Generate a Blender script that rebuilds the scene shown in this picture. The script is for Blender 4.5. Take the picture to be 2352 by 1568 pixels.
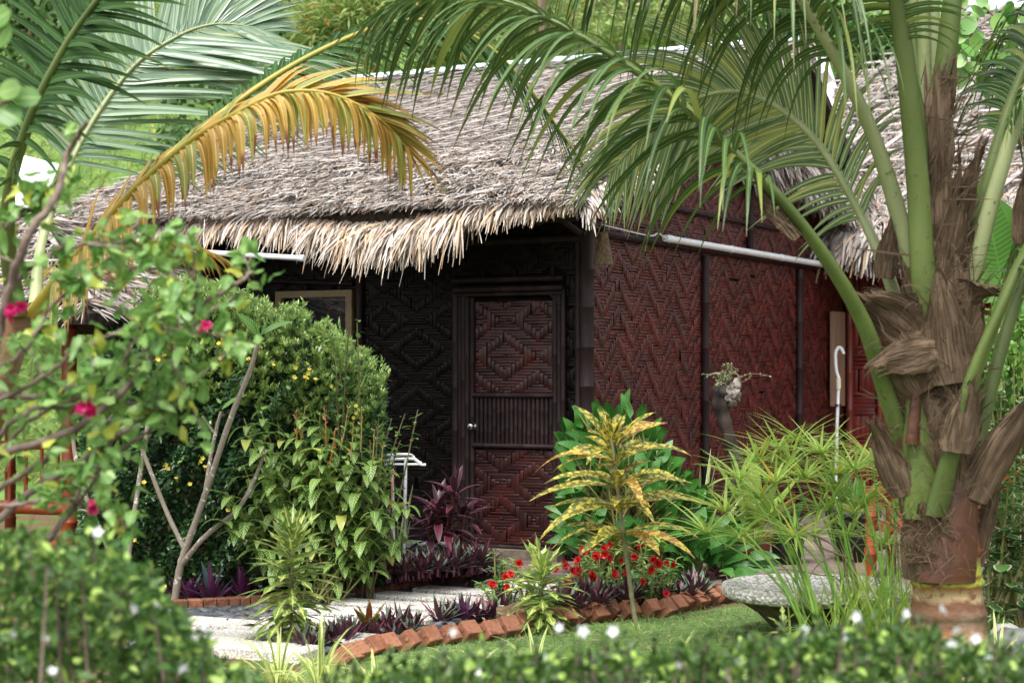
import bpy, math, random
import numpy as np
R = random.Random(11)
rng = np.random.default_rng(11)
scene = bpy.context.scene
COL = scene.collection
for o in list(bpy.data.objects):
    bpy.data.objects.remove(o)

# ---- camera frame: points are placed by direction of sight and distance ----
FPX, CX, HV, CZ = 4223.0, 1176.0, 850.0, 1.6
def P(u, v, Y):
    return np.array([(u - CX) / FPX * Y, Y, CZ - (v - HV) / FPX * Y])
def G(u, v, z=0.0):
    return P(u, v, (CZ - z) * FPX / (v - HV))
def GY(u, Y, z=0.0):
    return np.array([(u - CX) / FPX * Y, Y, z])

def nrm(a):
    a = np.asarray(a, float)
    l = np.linalg.norm(a, axis=-1, keepdims=True)
    return a / np.maximum(l, 1e-9)
UP = np.array([0., 0., 1.])

def lin(h):
    h = h.lstrip('#')
    c = [int(h[i:i + 2], 16) / 255 for i in (0, 2, 4)]
    return tuple(x / 12.92 if x <= .04045 else ((x + .055) / 1.055) ** 2.4 for x in c)

class MB:
    """collects geometry for one mesh object; d = per-vertex (along, across, random, extra)"""
    def __init__(s):
        s.v, s.f, s.d, s.n = [], [], [], 0
    def add(s, v, f, d=None):
        v = np.asarray(v, float).reshape(-1, 3)
        if d is None:
            d = np.zeros((len(v), 4))
        d = np.broadcast_to(np.asarray(d, float), (len(v), 4))
        s.v.append(v); s.d.append(d)
        if isinstance(f, np.ndarray):
            s.f.append(f + s.n)
        else:
            by = {}
            for q in f:
                by.setdefault(len(q), []).append(q)
            for q in by.values():
                s.f.append(np.array(q) + s.n)
        s.n += len(v)
    def build(s, name, mat, parent=None, smooth=True, origin=None):
        me = bpy.data.meshes.new(name)
        v = np.concatenate(s.v)
        off = np.zeros(3)
        root = parent
        while root is not None and root.parent is not None:
            root = root.parent
        if root is not None:
            off = np.array(root.location)
        elif origin is not None:
            off = np.asarray(origin, float)
        v = v - off
        d = np.concatenate(s.d)
        me.vertices.add(len(v)); me.vertices.foreach_set('co', v.astype(np.float32).ravel())
        loops = np.concatenate([f.ravel() for f in s.f]).astype(np.int32)
        tot = np.concatenate([np.full(len(f), f.shape[1]) for f in s.f])
        st = np.concatenate([[0], np.cumsum(tot)[:-1]]).astype(np.int32)
        me.loops.add(len(loops)); me.loops.foreach_set('vertex_index', loops)
        me.polygons.add(len(st)); me.polygons.foreach_set('loop_start', st)
        me.polygons.foreach_set('use_smooth', np.full(len(st), smooth))
        me.update(calc_edges=True)
        a = me.color_attributes.new('d', 'FLOAT_COLOR', 'POINT')
        a.data.foreach_set('color', d.astype(np.float32).ravel())
        me.materials.append(mat)
        o = bpy.data.objects.new(name, me)
        COL.objects.link(o)
        if parent is not None:
            o.parent = parent
        elif origin is not None:
            o.location = [float(x) for x in origin]
        return o

def tag(o, label=None, cat=None, group=None, kind=None):
    if label: o['label'] = label
    if cat: o['category'] = cat
    if group: o['group'] = group
    if kind: o['kind'] = kind
    return o
def thing(name, label, cat, loc=(0, 0, 0), group=None):
    o = bpy.data.objects.new(name, None)
    COL.objects.link(o)
    o.location = [float(x) for x in loc]
    o.empty_display_size = .1
    return tag(o, label, cat, group)
def copy_tree(o, parent=None):
    c = o.copy(); COL.objects.link(c)
    if parent is not None: c.parent = parent
    for ch in [x for x in bpy.data.objects if x.parent == o]:
        copy_tree(ch, c)
    return c
def copies(o, loc, rz=0, sc=1.0, label=None, group=None):
    c = copy_tree(o)
    c.location = [float(x) for x in loc]
    c.rotation_euler = (0, 0, rz)
    c.scale = (sc, sc, sc) if not hasattr(sc, '__len__') else sc
    return tag(c, label, None, group)

# ---- shape builders ----
def prof_lance(t): return np.clip(np.sin(np.pi * np.clip(t, 0, 1) ** .75) ** .8, .04, 1)
def prof_oval(t): return np.clip(np.sin(np.pi * np.clip(t, 0, 1) ** .6) ** .7, .05, 1)
def prof_grass(t): return np.clip((1 - t) ** .6 * (.6 + .4 * np.minimum(1, t * 6)), .04, 1)
def prof_leaflet(t): return np.clip(np.minimum(1, .35 + t * 6) * (1 - t ** 2.2), .05, 1)
def prof_heart(t): return np.clip(np.minimum(1, t * 7 + .15) * (1 - t) ** .62 * 1.05, .03, 1)
def prof_strip(t): return np.clip(1 - t ** 3 * .8, .1, 1)
def prof_round(t): return np.clip(np.sqrt(np.maximum(0, 1 - (2 * t - 1) ** 2)), .06, 1)
def prof_spoon(t): return np.clip(.12 + np.exp(-((t - .72) / .22) ** 2), .05, 1) * np.clip((1 - t) * 8, .05, 1)
def prof_lobed(t): return np.clip(np.sin(np.pi * np.clip(t, 0, 1) ** .8) * (.62 + .38 * np.cos(t * 17.)), .05, 1)

def blades(mb, p, d, n, L, W, droop=0., S=4, prof=prof_lance, rnd=None, fold=0., wave=0., extra=0., late=0.):
    """N bent leaf strips: base p, start direction d, face normal n; gravity bends them by droop"""
    p = np.atleast_2d(np.asarray(p, float)); N = len(p)
    d = nrm(np.broadcast_to(np.asarray(d, float), (N, 3)))
    n = np.broadcast_to(np.asarray(n, float), (N, 3))
    L = np.broadcast_to(np.asarray(L, float), (N,)); W = np.broadcast_to(np.asarray(W, float), (N,))
    droop = np.broadcast_to(np.asarray(droop, float), (N,))
    extra = np.broadcast_to(np.asarray(extra, float), (N,))
    if rnd is None: rnd = rng.random(N)
    x = np.cross(d, n)
    bad = np.linalg.norm(x, axis=1) < 1e-3
    if bad.any(): x[bad] = np.cross(d[bad], np.array([.3, .9, .2]))
    x = nrm(x)
    ts = np.linspace(0, 1, S + 1)
    w = prof(ts)
    pts = np.zeros((N, S + 1, 3)); dirs = np.zeros((N, S + 1, 3))
    cur, dd = p.copy(), d.copy()
    for k in range(S + 1):
        pts[:, k] = cur; dirs[:, k] = dd
        cur = cur + dd * (L / S)[:, None]
        wt = 1. if late == 0 else (2 * ts[k]) ** late
        dd = nrm(dd + np.array([0, 0, -1.]) * (droop * wt / S)[:, None])
    xx = x[:, None, :]
    nn = np.cross(np.broadcast_to(xx, dirs.shape), dirs)
    half = (W[:, None] * w[None] * .5)[..., None]
    if wave:
        ph = rng.random(N)[:, None] * 6.28
        pts = pts + nn * (np.sin(ts[None] * 9 + ph) * wave * W[:, None])[..., None]
    le, ri = pts - xx * half, pts + xx * half
    k = S + 1
    if fold:
        mi = pts - nn * half * fold
        V = np.stack([le, mi, ri], 2)  # N,k,3,3
        c = 3; ac = [0, .5, 1]
    else:
        V = np.stack([le, ri], 2); c = 2; ac = [0, 1]
    D = np.zeros((N, k, c, 4))
    D[..., 0] = ts[None, :, None]; D[..., 1] = np.array(ac)[None, None]
    D[..., 2] = rnd[:, None, None]; D[..., 3] = extra[:, None, None]
    q = []
    for i in range(S):
        for j in range(c - 1):
            q.append((i * c + j, i * c + j + 1, (i + 1) * c + j + 1, (i + 1) * c + j))
    q = np.array(q)
    F = (q[None] + (np.arange(N) * k * c)[:, None, None]).reshape(-1, 4)
    mb.add(V.reshape(-1, 3), F, D.reshape(-1, 4))
    return pts

def tube(mb, pts, rad, sides=8, rnd=0., extra=0., cap=True, flat=None, flatn=None):
    pts = np.asarray(pts, float); n = len(pts)
    rad = np.broadcast_to(np.asarray(rad, float), (n,))
    T = nrm(np.gradient(pts, axis=0))
    ref = np.array([0., 0., 1.]) if abs(T[:, 2]).mean() < .8 else np.array([0., 1., 0.])
    A = nrm(np.cross(T, ref)); B = np.cross(T, A)
    th = np.linspace(0, 2 * np.pi, sides, endpoint=False)
    fa = 1. if flat is None else flat
    V = pts[:, None] + rad[:, None, None] * (np.cos(th)[None, :, None] * A[:, None] + fa * np.sin(th)[None, :, None] * B[:, None])
    D = np.zeros((n, sides, 4))
    D[..., 0] = np.linspace(0, 1, n)[:, None]; D[..., 1] = (th / 6.2832)[None]; D[..., 2] = rnd; D[..., 3] = extra
    i = np.arange(n - 1)[:, None]; j = np.arange(sides)[None]; j2 = (j + 1) % sides
    F = np.stack([i * sides + j, i * sides + j2, (i + 1) * sides + j2, (i + 1) * sides + j], -1).reshape(-1, 4)
    mb.add(V.reshape(-1, 3), F, D.reshape(-1, 4))
    if cap:
        mb.add(V[0], [tuple(range(sides))[::-1]], D[0]); mb.add(V[-1], [tuple(range(sides))], D[-1])

def box(mb, c, size, ax=None, rnd=0., bev=0.):
    c = np.asarray(c, float); sx, sy, sz = [s / 2 for s in size]
    ax = np.eye(3) if ax is None else np.asarray(ax, float)
    if bev <= 0:
        V = np.array([(x, y, z) for z in (-sz, sz) for x, y in ((-sx, -sy), (sx, -sy), (sx, sy), (-sx, sy))])
        F = [(3, 2, 1, 0), (4, 5, 6, 7), (0, 1, 5, 4), (1, 2, 6, 5), (2, 3, 7, 6), (3, 0, 4, 7)]
    else:
        b = min(bev, sx * .9, sy * .9, sz * .9)
        V = []
        def ring(z, i):
            x, y = sx - i, sy - i
            e = b - i if i < b else 0
            return [(-x + e, -y, z), (x - e, -y, z), (x, -y + e, z), (x, y - e, z), (x - e, y, z), (-x + e, y, z), (-x, y - e, z), (-x, -y + e, z)]
        rings = [ring(-sz, b * .95), ring(-sz + b, 0), ring(sz - b, 0), ring(sz, b * .95)]
        V = np.array([p for r in rings for p in r])
        F = [tuple(range(7, -1, -1)), tuple(range(24, 32))]
        for k in range(3):
            for j in range(8):
                F.append((k * 8 + j, k * 8 + (j + 1) % 8, k * 8 + 8 + (j + 1) % 8, k * 8 + 8 + j))
    V = V @ ax + c
    mb.add(V, F, (0, 0, rnd, 0))

def lathe(mb, c, prof, sides=24, rnd=0., jag=0.):
    c = np.asarray(c, float)
    th = np.linspace(0, 2 * np.pi, sides, endpoint=False)
    V = []
    for r, z in prof:
        jj = 1 + jag * (np.sin(th * 3 + 1) * .5 + np.sin(th * 7 + 2) * .3)
        V.append(np.stack([np.cos(th) * r * jj, np.sin(th) * r * jj, np.full(sides, z)], 1))
    n = len(prof); V = np.array(V)
    i = np.arange(n - 1)[:, None]; j = np.arange(sides)[None]; j2 = (j + 1) % sides
    F = np.stack([i * sides + j, i * sides + j2, (i + 1) * sides + j2, (i + 1) * sides + j], -1).reshape(-1, 4)
    mb.add(V.reshape(-1, 3) + c, F, (0, 0, rnd, 0))

def blob(mb, c, r, ax=None, rnd=0., n=8, m=6, jit=0.):
    """rounded pebble-like solid"""
    c = np.asarray(c, float); r = np.asarray(r, float) * np.ones(3)
    th = np.linspace(0, 2 * np.pi, n, endpoint=False)
    ph = np.linspace(-np.pi / 2, np.pi / 2, m + 1)[1:-1]
    V = [(0, 0, -1)] + [(math.cos(t) * math.cos(q), math.sin(t) * math.cos(q), math.sin(q)) for q in ph for t in th] + [(0, 0, 1)]
    V = np.array(V)
    if jit: V = V * (1 + rng.normal(0, jit, (len(V), 1)))
    V = V * r
    if ax is not None: V = V @ np.asarray(ax)
    F = []
    k = m - 1
    for j in range(n):
        F.append((0, 1 + (j + 1) % n, 1 + j))
        F.append((1 + (k - 1) * n + j, 1 + (k - 1) * n + (j + 1) % n, 1 + k * n))
        for i in range(k - 1):
            F.append((1 + i * n + j, 1 + i * n + (j + 1) % n, 1 + (i + 1) * n + (j + 1) % n, 1 + (i + 1) * n + j))
    mb.add(V + c, F, (0, 0, rnd, 0))

def catmull(pts, n):
    p = np.asarray(pts, float)
    p = np.vstack([2 * p[0] - p[1], p, 2 * p[-1] - p[-2]])
    m = len(p) - 3
    out = []
    for s in np.linspace(0, m - 1e-6, n):
        i = int(s); t = s - i
        a, b, c, d = p[i], p[i + 1], p[i + 2], p[i + 3]
        out.append(.5 * (2 * b + (c - a) * t + (2 * a - 5 * b + 4 * c - d) * t * t + (3 * b - a - 3 * c + d) * t ** 3))
    return np.array(out)
def interp_rows(ts, arr):
    x = np.linspace(0, 1, len(arr))
    return np.stack([np.interp(ts, x, arr[:, k]) for k in range(3)], 1)
def randdir(N, up=0.):
    v = rng.normal(size=(N, 3)); v = nrm(v); v[:, 2] += up
    return nrm(v)
def smooth_noise(x, seed=0):
    return (np.sin(x * 1.7 + seed) + np.sin(x * 3.1 + seed * 2.3) * .6 + np.sin(x * 7.3 + seed * 1.1) * .35) / 1.95

# ---- materials ----
class NT:
    def __init__(s, name):
        s.m = bpy.data.materials.new(name); s.m.use_nodes = True
        s.t = s.m.node_tree; s.t.nodes.clear()
        s.out = s.n('ShaderNodeOutputMaterial')
    def n(s, ty, **kw):
        x = s.t.nodes.new(ty)
        for k, v in kw.items(): setattr(x, k, v)
        return x
    def put(s, sock, val):
        if isinstance(val, bpy.types.NodeSocket): s.t.links.new(val, sock)
        elif isinstance(val, (tuple, list)): sock.default_value = tuple(val) + ((1.,) if len(val) == 3 and len(sock.default_value) == 4 else ())
        else: sock.default_value = val
    def math(s, op, a, b=0., c=0.):
        x = s.n('ShaderNodeMath', operation=op)
        s.put(x.inputs[0], a); s.put(x.inputs[1], b); s.put(x.inputs[2], c)
        return x.outputs[0]
    def mix(s, f, a, b):
        x = s.n('ShaderNodeMix', data_type='RGBA')
        s.put(x.inputs[0], f); s.put(x.inputs[6], a); s.put(x.inputs[7], b)
        return x.outputs[2]
    def step(s, a, lo, hi):
        x = s.n('ShaderNodeMapRange'); s.put(x.inputs[0], a); s.put(x.inputs[1], lo); s.put(x.inputs[2], hi)
        return x.outputs[0]
    def attr(s):
        a = s.n('ShaderNodeAttribute', attribute_name='d')
        sp = s.n('ShaderNodeSeparateXYZ'); s.t.links.new(a.outputs['Vector'], sp.inputs[0])
        return sp.outputs[0], sp.outputs[1], sp.outputs[2], a.outputs['Alpha']
    def noise(s, scale, detail=3., rough=.55, co=None, stretch=None, kind='Object'):
        if co is None:
            tc = s.n('ShaderNodeTexCoord'); co = tc.outputs[kind]
        if stretch:
            mp = s.n('ShaderNodeMapping'); s.t.links.new(co, mp.inputs[0]); mp.inputs['Scale'].default_value = stretch; co = mp.outputs[0]
        x = s.n('ShaderNodeTexNoise'); s.t.links.new(co, x.inputs['Vector'])
        x.inputs['Scale'].default_value = scale; x.inputs['Detail'].default_value = detail; x.inputs['Roughness'].default_value = rough
        return x.outputs[0]
    def bsdf(s, col, rough=.6, spec=.5, metal=0., bump=None, bstr=.3, bdist=.01):
        b = s.n('ShaderNodeBsdfPrincipled')
        s.put(b.inputs['Base Color'], col); s.put(b.inputs['Roughness'], rough)
        b.inputs['Specular IOR Level'].default_value = spec; b.inputs['Metallic'].default_value = metal
        if bump is not None:
            bp = s.n('ShaderNodeBump'); bp.inputs['Strength'].default_value = bstr; bp.inputs['Distance'].default_value = bdist
            s.t.links.new(bump, bp.inputs['Height']); s.t.links.new(bp.outputs[0], b.inputs['Normal'])
        return b
    def done(s, sh):
        s.t.links.new(sh.outputs[0] if hasattr(sh, 'outputs') else sh, s.out.inputs[0]); return s.m

def leafmat(name, c1, c2, tip=None, tipat=.8, vein=None, nvein=0, veinw=.12, edge=None, edgew=.75, spot=None, spotscale=40., spotth=.55,
            rough=.38, tr=.3, back=None, spec=.5, third=None, third_p=.08, dark=1.):
    k = NT(name)
    t, a, r, e = k.attr()
    col = k.mix(r, c1, c2)
    nz = k.noise(9., 2.)
    col = k.mix(k.math('MULTIPLY', nz, .5), col, tuple(x * .6 for x in c1))
    if third is not None:
        fr = k.math('FRACT', k.math('MULTIPLY', r, 17.31))
        col = k.mix(k.math('LESS_THAN', fr, third_p), col, third)
    aa = k.math('ABSOLUTE', k.math('MULTIPLY_ADD', a, 2., -1.))
    if spot is not None:
        nn = k.noise(spotscale, 2.)
        col = k.mix(k.step(nn, spotth - .03, spotth + .03), col, spot)
    if edge is not None:
        nn = k.math('MULTIPLY_ADD', k.noise(60., 2.), .35, -.17)
        col = k.mix(k.step(k.math('ADD', aa, nn), edgew - .05, edgew + .05), col, edge)
    if vein is not None:
        ml = k.math('LESS_THAN', aa, veinw)
        if nvein:
            fr = k.math('FRACT', k.math('MULTIPLY_ADD', t, float(nvein), k.math('MULTIPLY', aa, -1.6)))
            ml = k.math('MAXIMUM', ml, k.math('LESS_THAN', fr, .27))
        col = k.mix(ml, col, vein)
    if tip is not None:
        nn = k.math('MULTIPLY_ADD', k.noise(14., 2.), .4, -.2)
        tt = k.math('ADD', k.math('ADD', t, nn), k.math('MULTIPLY_ADD', r, .3, -.15))
        col = k.mix(k.step(tt, tipat, tipat + .15), col, tip)
    if back is not None:
        g = k.n('ShaderNodeNewGeometry')
        col = k.mix(g.outputs['Backfacing'], col, back)
    b = k.bsdf(col, rough, spec)
    tl = k.n('ShaderNodeBsdfTranslucent'); k.t.links.new(col, tl.inputs[0])
    ms = k.n('ShaderNodeMixShader'); ms.inputs[0].default_value = tr
    k.t.links.new(b.outputs[0], ms.inputs[1]); k.t.links.new(tl.outputs[0], ms.inputs[2])
    return k.done(ms)

def plainmat(name, c1, c2=None, scale=8., rough=.7, spec=.4, bump=0., metal=0., stretch=None, byrnd=False, bscale=None, detail=4., lo=.35, hi=.65):
    k = NT(name)
    c2 = c2 or c1
    nz = k.noise(scale, detail, stretch=stretch)
    col = k.mix(k.step(nz, lo, hi), c1, c2)
    if byrnd:
        t, a, r, e = k.attr()
        hs = k.n('ShaderNodeHueSaturation'); k.t.links.new(col, hs.inputs['Color'])
        k.put(hs.inputs['Value'], k.math('MULTIPLY_ADD', r, .9, .55))
        col = hs.outputs[0]
    bp = k.noise(bscale or scale * 3, 4., stretch=stretch) if bump else None
    return k.done(k.bsdf(col, rough, spec, metal, bp, bump, .02))
EXPO, SKYS, SUNS = 1.25, .15, 1.4
# ================= camera, light, sky =================
cam = bpy.data.objects.new('camera', bpy.data.cameras.new('camera')); COL.objects.link(cam)
cam.location = (0, 0, CZ); cam.rotation_euler = (math.radians(90), 0, 0)
cam.data.lens = FPX / 2352 * 36; cam.data.sensor_width = 36
cam.data.shift_y = (HV - 784) / 2352
cam.data.clip_end = 500
cam.data.dof.use_dof = True; cam.data.dof.focus_distance = 12.3; cam.data.dof.aperture_fstop = 2.7
scene.camera = cam
scene.view_settings.view_transform = 'Standard'; scene.view_settings.look = 'None'
scene.view_settings.exposure = EXPO; scene.view_settings.gamma = 1
w = bpy.data.worlds.new('World'); scene.world = w; w.use_nodes = True
nt = w.node_tree; bg = nt.nodes['Background']
sky = nt.nodes.new('ShaderNodeTexSky'); sky.sky_type = 'NISHITA'; sky.sun_disc = False
SUN_EL, SUN_AZ = math.radians(62), math.radians(200)     # azimuth clockwise from +Y: behind the camera, a little left
sky.sun_elevation = SUN_EL; sky.sun_rotation = SUN_AZ
sky.dust_density = 4.; sky.air_density = 1.2
hs = nt.nodes.new('ShaderNodeHueSaturation'); hs.inputs['Saturation'].default_value = .2
nt.links.new(sky.outputs[0], hs.inputs['Color']); nt.links.new(hs.outputs[0], bg.inputs[0])
bg.inputs[1].default_value = SKYS
sl = bpy.data.lights.new('sun', 'SUN'); so = bpy.data.objects.new('sun', sl); COL.objects.link(so)
sl.energy = SUNS; sl.angle = math.radians(12); sl.color = (1, .945, .85)
sdir = Vector((math.sin(SUN_AZ) * math.cos(SUN_EL), math.cos(SUN_AZ) * math.cos(SUN_EL), math.sin(SUN_EL))) if False else None
from mathutils import Vector
sdir = Vector((math.sin(SUN_AZ) * math.cos(SUN_EL), math.cos(SUN_AZ) * math.cos(SUN_EL), math.sin(SUN_EL)))
so.rotation_euler = sdir.to_track_quat('Z', 'Y').to_euler()
so.location = (0, -5, 12)
scene.cycles.max_bounces = 6; scene.cycles.transparent_max_bounces = 6
scene.cycles.use_denoising = True

# ================= house frame =================
Fv = np.array([.884, -.467, 0.]); Fv /= np.linalg.norm(Fv)
Sv = np.array([-Fv[1], Fv[0], 0.])
C0 = np.array([.569, 14.216, 0.])
def H(a, b, z=0.): return C0 + a * Fv + b * Sv + np.array([0, 0, z])
def a_of(u, b=0.):
    k = (u - CX) / FPX; q = C0 + b * Sv
    return (k * q[1] - q[0]) / (Fv[0] - k * Fv[1])
def b_of(u, a=0.):
    k = (u - CX) / FPX; q = C0 + a * Fv
    return (k * q[1] - q[0]) / (Sv[0] - k * Sv[1])
def zh(v, pt): return CZ - (v - HV) / FPX * pt[1]
def ab(pt):
    d = np.asarray(pt)[:2] - C0[:2]
    return d @ Fv[:2], d @ Sv[:2]
HAX = np.stack([Fv, Sv, UP])

# ================= ground, hill =================
def hill_z(x, y):
    s = np.maximum(0, y - 21.5 - .12 * x)
    return .62 * s * np.minimum(1, s / 4) + .25 * np.sin(x * .7 + y * .3) * np.minimum(1, s / 5)
k = NT('soil_and_turf')
n1 = k.noise(1.3, 4.); n2 = k.noise(26., 4.)
c = k.mix(k.step(n2, .35, .7), lin('#4a3a2b'), lin('#7d6650'))
c = k.mix(k.step(n1, .5, .58), c, lin('#4d6a2a'))
MSOIL = k.done(k.bsdf(c, .95, .2, 0, n2, .6, .03))
mb = MB()
X = np.concatenate([[-160, -60, -30], np.linspace(-16, 16, 33), [30, 60, 160]])
Y = np.concatenate([[-60, -20, -4], np.linspace(0, 24, 25), [40, 90, 200]])
gx, gy = np.meshgrid(X, Y)
V = np.stack([gx, gy, np.zeros_like(gx)], -1).reshape(-1, 3)
def gridfaces(ny, nx):
    i = np.arange(ny - 1)[:, None]; j = np.arange(nx - 1)[None]
    return np.stack([i * nx + j, i * nx + j + 1, (i + 1) * nx + j + 1, (i + 1) * nx + j], -1).reshape(-1, 4)
mb.add(V, gridfaces(len(Y), len(X)))
tag(mb.build('ground', MSOIL), kind='structure')

mb = MB()
X = np.linspace(-60, 60, 90); Y = np.linspace(21, 90, 70)
gx, gy = np.meshgrid(X, Y)
gz = hill_z(gx, gy) - .02
mb.add(np.stack([gx, gy, gz], -1).reshape(-1, 3), gridfaces(len(Y), len(X)))
MHILL = plainmat('hill_turf', lin('#6f8a48'), lin('#4f6a36'), 1.5, .95, .1)
tag(mb.build('hill', MHILL), kind='structure')

MHGRASS = leafmat('hill_grass', lin('#869f5a'), lin('#aabd7c'), rough=.6, tr=.4, third=lin('#c9c46a'), third_p=.08, spec=.2)
mb = MB()
N = 26000
yy = 22 + 22 * rng.random(N) ** 1.5; uu = rng.uniform(-60, 2450, N); xx = (uu - CX) / FPX * yy
ok = rng.random(N) < np.where(xx < -2.2, 1., .35)
xx, yy = xx[ok], yy[ok]; N = len(xx)
blades(mb, np.stack([xx, yy, hill_z(xx, yy) - .03], 1), randdir(N, 1.2), randdir(N), rng.uniform(.25, .6, N), rng.uniform(.02, .045, N), rng.uniform(.6, 2., N), 3, prof_grass)
tag(mb.build('hill_grass', MHGRASS), 'tall bright green grass covering the hillside behind the house', 'grass', kind='stuff')

# ---------- shrubs and trees of the hillside ----------
def leafcloud(mb, c, r, N, L, W, droop=.3, shell=.45, up=.3, S=2, fold=.25, lump=.25, prof=prof_oval, seed=None, clump=0, zmin=-9e9, hang=0.):
    """leaves through the volume of a lumpy crown, denser near its outside"""
    c = np.asarray(c, float); r = np.asarray(r, float) * np.ones(3)
    if clump:
        cd = randdir(clump, .15); cr = rng.uniform(.55, 1.02, clump)
        ci = rng.integers(0, clump, N)
        q = cd[ci] * cr[ci][:, None] + rng.normal(0, .17, (N, 3))
    else:
        dv = randdir(N, .1)
        s = rng.random(N) ** shell
        ph = rng.random(3) * 6
        lum = 1 + lump * (np.sin(dv[:, 0] * 5 + ph[0]) + np.sin(dv[:, 2] * 6 + ph[1]) + np.sin(dv[:, 1] * 5 + dv[:, 0] * 4 + ph[2])) / 2
        q = dv * (s * lum)[:, None]
    p = c + q * r
    ok = p[:, 2] > zmin
    p, q = p[ok], q[ok]; N = len(p)
    out = nrm(q + np.array([0, 0, up]))
    d = nrm(out + rng.normal(0, .7, (N, 3)) + np.array([0, 0, -hang]))
    nn = nrm(out + rng.normal(0, .45, (N, 3)) + np.array([0, 0, .6]))
    blades(mb, p, d, nn, L * rng.uniform(.6, 1.25, N), W * rng.uniform(.7, 1.2, N), droop, S, prof, fold=fold)

MBARK = plainmat('bark', lin('#8a7a66'), lin('#584a3c'), 14., .9, .2, .5, stretch=(1, 1, .3))
MLIME = leafmat('lime_leaves', lin('#8aa45a'), lin('#b6c67c'), rough=.5, tr=.4)
MMID = leafmat('mid_leaves', lin('#4c6f3c'), lin('#7a9a5c'), rough=.45, tr=.3)
MDARK = leafmat('dark_leaves', lin('#2c5423'), lin('#55823a'), rough=.4, tr=.25)
MBAMB = leafmat('bamboo_leaves', lin('#809c50'), lin('#aabd70'), rough=.5, tr=.4, third=lin('#c08a3c'), third_p=.06)
def wild(name, label, cat, u, v, Y, r, N, L, W, mat, droop=.4, prof=prof_oval, group=None, clump=26, up=.3, hang=0., trunk=.06):
    c = P(u, v, Y); z0 = max(0, float(hill_z(c[0], c[1]))) - .1
    t = thing(name, label, cat, (c[0], c[1], z0), group)
    mb = MB(); leafcloud(mb, c, r, N, L, W, droop, clump=clump, prof=prof, up=up, hang=hang); mb.build('crown', mat, t)
    mb = MB(); rr = np.asarray(r) * np.ones(3)
    tube(mb, catmull([(c[0], c[1], z0), c + (-.1, 0, -rr[2] * .4), c + (.1, 0, rr[2] * .3)], 8), np.linspace(trunk, trunk * .4, 8), 7)
    for i in range(5):
        e = c + randdir(1, .5)[0] * rr * .8
        tube(mb, catmull([c + (0, 0, -rr[2] * .3), (c + e) / 2 + (0, 0, .1), e], 6), np.linspace(trunk * .5, trunk * .15, 6), 5)
    mb.build('trunk', MBARK, t)
    return t
wild('shrub', 'dark round-leaved shrub growing on the hillside above the arching pale frond', 'shrub', 690, 55, 27.5, (1.5, 1., .75), 3000, .16, .12, MMID)
wild('shrub', 'dark leafy shrub low on the slope between the pale frond and the thatched roof', 'shrub', 560, 265, 25, (1.1, .8, .7), 2200, .13, .1, MMID)
wild('bamboo_clump', 'yellow-green bamboo thicket right behind the left end of the roof ridge', 'bamboo', 880, 60, 26, (1.3, .9, .9), 7000, .26, .035, MBAMB, 1.2, prof_lance, 'bamboo on the slope', 40)
wild('bamboo_clump', 'bamboo thicket with drooping narrow leaves above the ridge, left of the grey tree trunk', 'bamboo', 1130, 40, 27, (1.2, .9, .9), 6500, .26, .035, MBAMB, 1.2, prof_lance, 'bamboo on the slope', 40)
wild('shrub', 'pale lime shrub of tiny leaves behind the middle of the metal ridge cap', 'shrub', 1440, 25, 29, (1.5, 1., .7), 4000, .11, .08, MLIME)
wild('tree', 'bright yellow-green tree behind the right half of the ridge, beside a hanging frond', 'tree', 1590, 30, 31, (1.1, 1., .65), 3600, .11, .08, MLIME, trunk=.1)
wild('tree', 'dark green tree behind the right end of the ridge', 'tree', 1790, 60, 33, (1.4, 1.2, 1.3), 3600, .16, .09, MDARK, trunk=.12)
wild('shrub', 'dark green shrub in the gap between the two thatched roofs', 'shrub', 1960, 180, 29, (.9, .9, .9), 2400, .14, .09, MDARK)
wild('tree', 'leafy green tree at the left edge, far behind the dark green fronds', 'tree', 60, 120, 30, (1.5, 1., 1.2), 2600, .18, .12, MMID, trunk=.12)
wild('bamboo_clump', 'broad bamboo clump high on the slope, left of the pale arching frond tip', 'bamboo', 480, 10, 31, (1.8, 1., .9), 3800, .26, .03, MBAMB, 1.2, prof_lance, 'bamboo on the slope', 40)
# bare grey trunk above the ridge and some dry sticks of the thicket
t = thing('bare_tree', 'slim grey tree trunk standing on the hillside above the ridge', 'tree', G(1248, 2000) * 0 + (P(1248, 60, 25.5)[0], 25.5, 2.2))
mb = MB(); tube(mb, catmull([P(1252, 180, 25.5), P(1246, 40, 25.5), P(1236, -90, 25.5)], 8), np.linspace(.075, .055, 8), 8); mb.build('trunk', MBARK, t)
t = thing('tree', 'broad lime-green tree on the hill behind the top of the leaning coconut frond', 'tree', (P(1350, -10, 34)[0], 34, 5.))
mb = MB(); leafcloud(mb, P(1330, 20, 33), (1.6, 1, .9), 3600, .15, .1, .4, clump=30); mb.build('crown', MLIME, t)
mb = MB(); tube(mb, [P(1330, 160, 33), P(1330, 20, 33)], [.12, .06], 7); mb.build('trunk', MBARK, t)
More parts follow.
